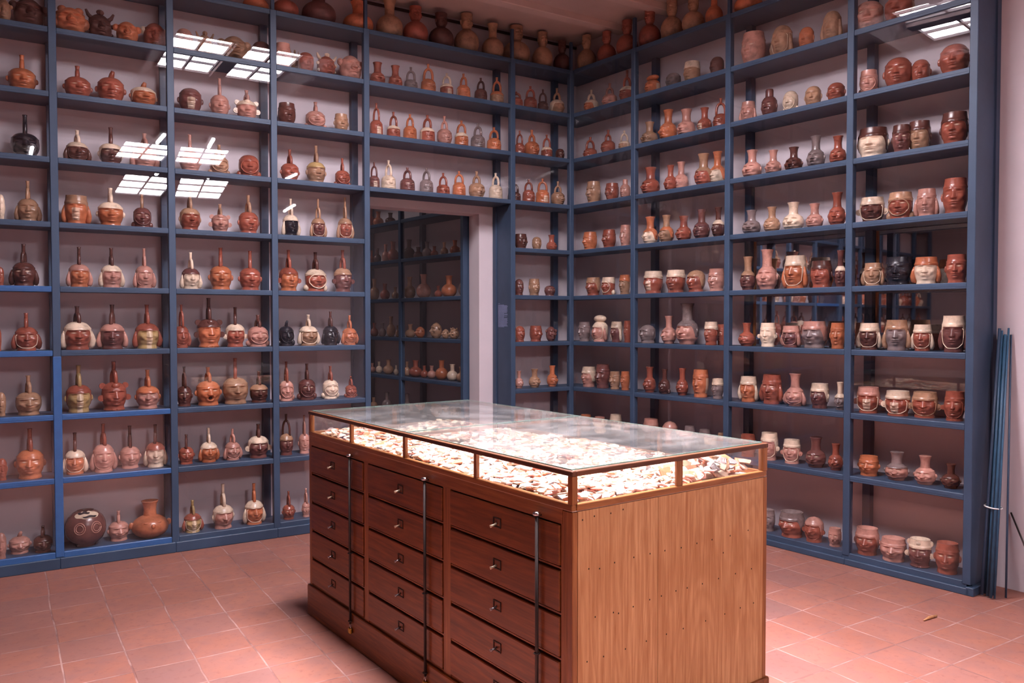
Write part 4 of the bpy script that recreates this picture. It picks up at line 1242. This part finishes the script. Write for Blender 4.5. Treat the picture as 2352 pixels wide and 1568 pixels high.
for k, (x, y) in enumerate(spots):
    me, key, vs, fs = SH[rg.randrange(len(SH))]
    if k >= 290 and rg.random() < .35:
        me, key, vs, fs = SH[rg.choice([0, 1, 4, 8, 11])]
    ph_ = pile(x, y); z = TRZ+rg.uniform(.15, 1.0)*ph_+.004
    rot = (rg.uniform(-.3, .3), rg.uniform(-.3, .3), rg.uniform(0, 6.28))
    if x > .62 and y < .35: rot = (rg.uniform(.2, 1.0), rg.uniform(-.4, .4), rg.uniform(-.6, .6)); z = TRZ+.012+rg.uniform(0, .85)*ph_
    z = max(z, TRZ+.03*max(abs(math.sin(rot[0])), abs(math.sin(rot[1])))); z = min(z, Z1g-.022)
    if k < 290:
        o = bpy.data.objects.new('potsherd', me); COL.objects.link(o); o.location = c2w(x, y, z); o.rotation_euler = rot
        tag(o, '%s potsherd lying %s of the glass-topped case' % (CW[key], ZW(x, y)), 'potsherd', '%s potsherds %s' % (CW[key], ZW(x, y)))
    else:
        from mathutils import Euler, Vector
        E_ = Euler(rot).to_matrix(); L_ = Vector(c2w(x, y, z))
        mm = stuff_mb.setdefault(key, MB()); mm.raw([tuple(E_@Vector(p_)+L_) for p_ in vs], fs, False)
# the rest of the sherds: one object, several clays
allv = []; allf = []; mats = []; mi = []
for key, mm in stuff_mb.items():
    o_ = len(allv); allv += mm.v; allf += [tuple(i+o_ for i in f_) for f_ in mm.f]; mats.append(MAT[key+'d']); mi += [len(mats)-1]*len(mm.f)
me = bpy.data.meshes.new('scattered_potsherds'); me.from_pydata(allv, [], allf)
for q in mats: me.materials.append(q)
me.polygons.foreach_set('material_index', mi); me.update()
o = bpy.data.objects.new('scattered_potsherds', me); COL.objects.link(o)
tag(o, 'mass of mixed potsherds covering the farther part of the glass-topped case', 'potsherds', None, 'stuff')

# ------------------------------------------------------------------ rods leaning at the right
rg = random.Random(8)
feet = [(3.474, .085, 3.474, .27), (3.476, .045, 3.476, .235), (3.492, .09, 3.474, .28), (3.505, .05, 3.482, .25), (3.520, .085, 3.492, .285), (3.530, .03, 3.500, .255), (3.548, .035, 3.512, .27), (3.583, .10, 3.518, .288)]
DS = ['nearest the shelving end', 'second from the shelving end', 'third from the shelving end', 'fourth from the shelving end', 'fifth from the shelving end', 'sixth from the shelving end', 'foremost at the foot', 'standing apart at the foot']
for k, (t0, e0, t1, e1) in enumerate(feet):
    zt = 1.50+rg.uniform(0, .05)
    m = MB(); b = np.array(RW(t0, e0, .008)); tp = np.array(RW(t1, e1, zt)); rad = .0085 if k < 6 else .006
    m.tube([tuple(b), tuple((b+tp)/2), tuple(tp)], rad, 8)
    tag(m.build('metal_rod', M_BLUE2 if k % 3 != 1 else M_BLUE), 'thin blue rod leaning on the white wall, %s' % DS[k], 'rod', 'blue rods leaning beside the right shelving')
m = MB(); b = np.array(RW(3.80, .12, .006)); tp = np.array(RW(3.53, .295, .46)); m.tube([tuple(b), tuple(tp)], .005, 8)
tag(m.build('metal_rod', M_IRON), 'short dark rod slanting low against the white wall beside the tied bundle', 'rod')
m = MB(); cx, cy, _ = RW(3.497, .130)
m.tube([(cx+.040*math.cos(q), cy+.046*math.sin(q), .512+.004*math.sin(q)) for q in np.linspace(0, 2*PI, 19)], .004, 6)
tag(m.build('tie_string', M_STRING), 'white string tied around the bundle of blue rods', 'string')
m = MB(); m.tube([(-.06, 0, .006), (0, .004, .008), (.06, 0, .007)], [.003, .008, .006], 6)
tag(m.build('wood_splinter', M_PANEL, None, (-.21, -3.50, 0)), 'small wood splinter lying on the floor tiles near the right shelving', 'splinter')
SC_ = [(-3.21, -3.02), ]

# ------------------------------------------------------------------ tube lamps on the ceiling behind the camera
for x_, y_, lb in ((-2.45, -6.3, 'ceiling tube lamp between the two skylights'), (.0, -8.3, 'rear ceiling tube lamp nearest the right wall'), (-3.95, -8.2, 'ceiling tube lamp standing in for an unseen skylight at left')):  # the last lamp stands in for another unseen skylight
    r = empty('tube_lamp', (x_, y_, ZC-.0505))
    m = MB(); m.bbox(-.06, .06, -.34, .34, -.0, .05, .004); m.build('fixture_body', M_FRAME, r)
    m = MB(); m.tube([(0, -.3, -.02), (0, .3, -.02)], .024, 10); m.build('tube', M_TUBE, r)
    tag(r, lb+', mirrored as a slanted streak', 'lamp')

# ------------------------------------------------------------------ lights in the skylights
def area(name, s, power, spread, z=.10):
    ld = bpy.data.lights.new(name, 'AREA'); ld.shape = 'RECTANGLE'
    x0, x1, y0, y1 = s['inn']; ld.size = (x1-x0)*.9; ld.size_y = (y1-y0)*.9
    ld.energy = power; ld.spread = spread; ld.color = (1, .93, 1)
    o = bpy.data.objects.new(name, ld); COL.objects.link(o); o.location = ((x0+x1)/2, (y0+y1)/2-.1, ZC+z)
    o.rotation_euler = (math.radians(-18), math.radians(8), 0); return o
if ARA: area('skylight_daylight', SA, ARA, math.radians(75), .05)

# ------------------------------------------------------------------ camera
cd = bpy.data.cameras.new('camera'); cam = bpy.data.objects.new('camera', cd); COL.objects.link(cam)
cd.sensor_fit = 'HORIZONTAL'; cd.sensor_width = 36; cd.lens = 1862.87/2352*36
cd.clip_start = .05
cam.location = (-4.39136, -5.93690, 1.6)
yaw, pitch, roll = .563392, .026699, -.000567
from mathutils import Matrix, Vector
fw = Vector((math.sin(yaw), math.cos(yaw), 0)); rt = Vector((math.cos(yaw), -math.sin(yaw), 0)); up = Vector((0, 0, 1))
f2 = fw*math.cos(pitch)-up*math.sin(pitch); u2 = up*math.cos(pitch)+fw*math.sin(pitch)
r3 = rt*math.cos(roll)+u2*math.sin(roll); u3 = u2*math.cos(roll)-rt*math.sin(roll)
cam.matrix_world = Matrix(((r3.x, u3.x, -f2.x, cam.location.x), (r3.y, u3.y, -f2.y, cam.location.y), (r3.z, u3.z, -f2.z, cam.location.z), (0, 0, 0, 1)))
SC.camera = cam
w = bpy.data.worlds.new('world'); SC.world = w; w.use_nodes = True
w.node_tree.nodes['Background'].inputs[0].default_value = (.9, .75, .78, 1); w.node_tree.nodes['Background'].inputs[1].default_value = .3
vs_ = SC.view_settings; vs_.view_transform = 'Standard'; vs_.look = 'None'; vs_.gamma = 1; vs_.use_curve_mapping = False; vs_.exposure = EXPO
SC.cycles.use_denoising = True
SC.cycles.transparent_max_bounces = 32; SC.cycles.max_bounces = 8; SC.cycles.diffuse_bounces = 5; SC.cycles.glossy_bounces = 5
SC.cycles.sample_clamp_indirect = 6
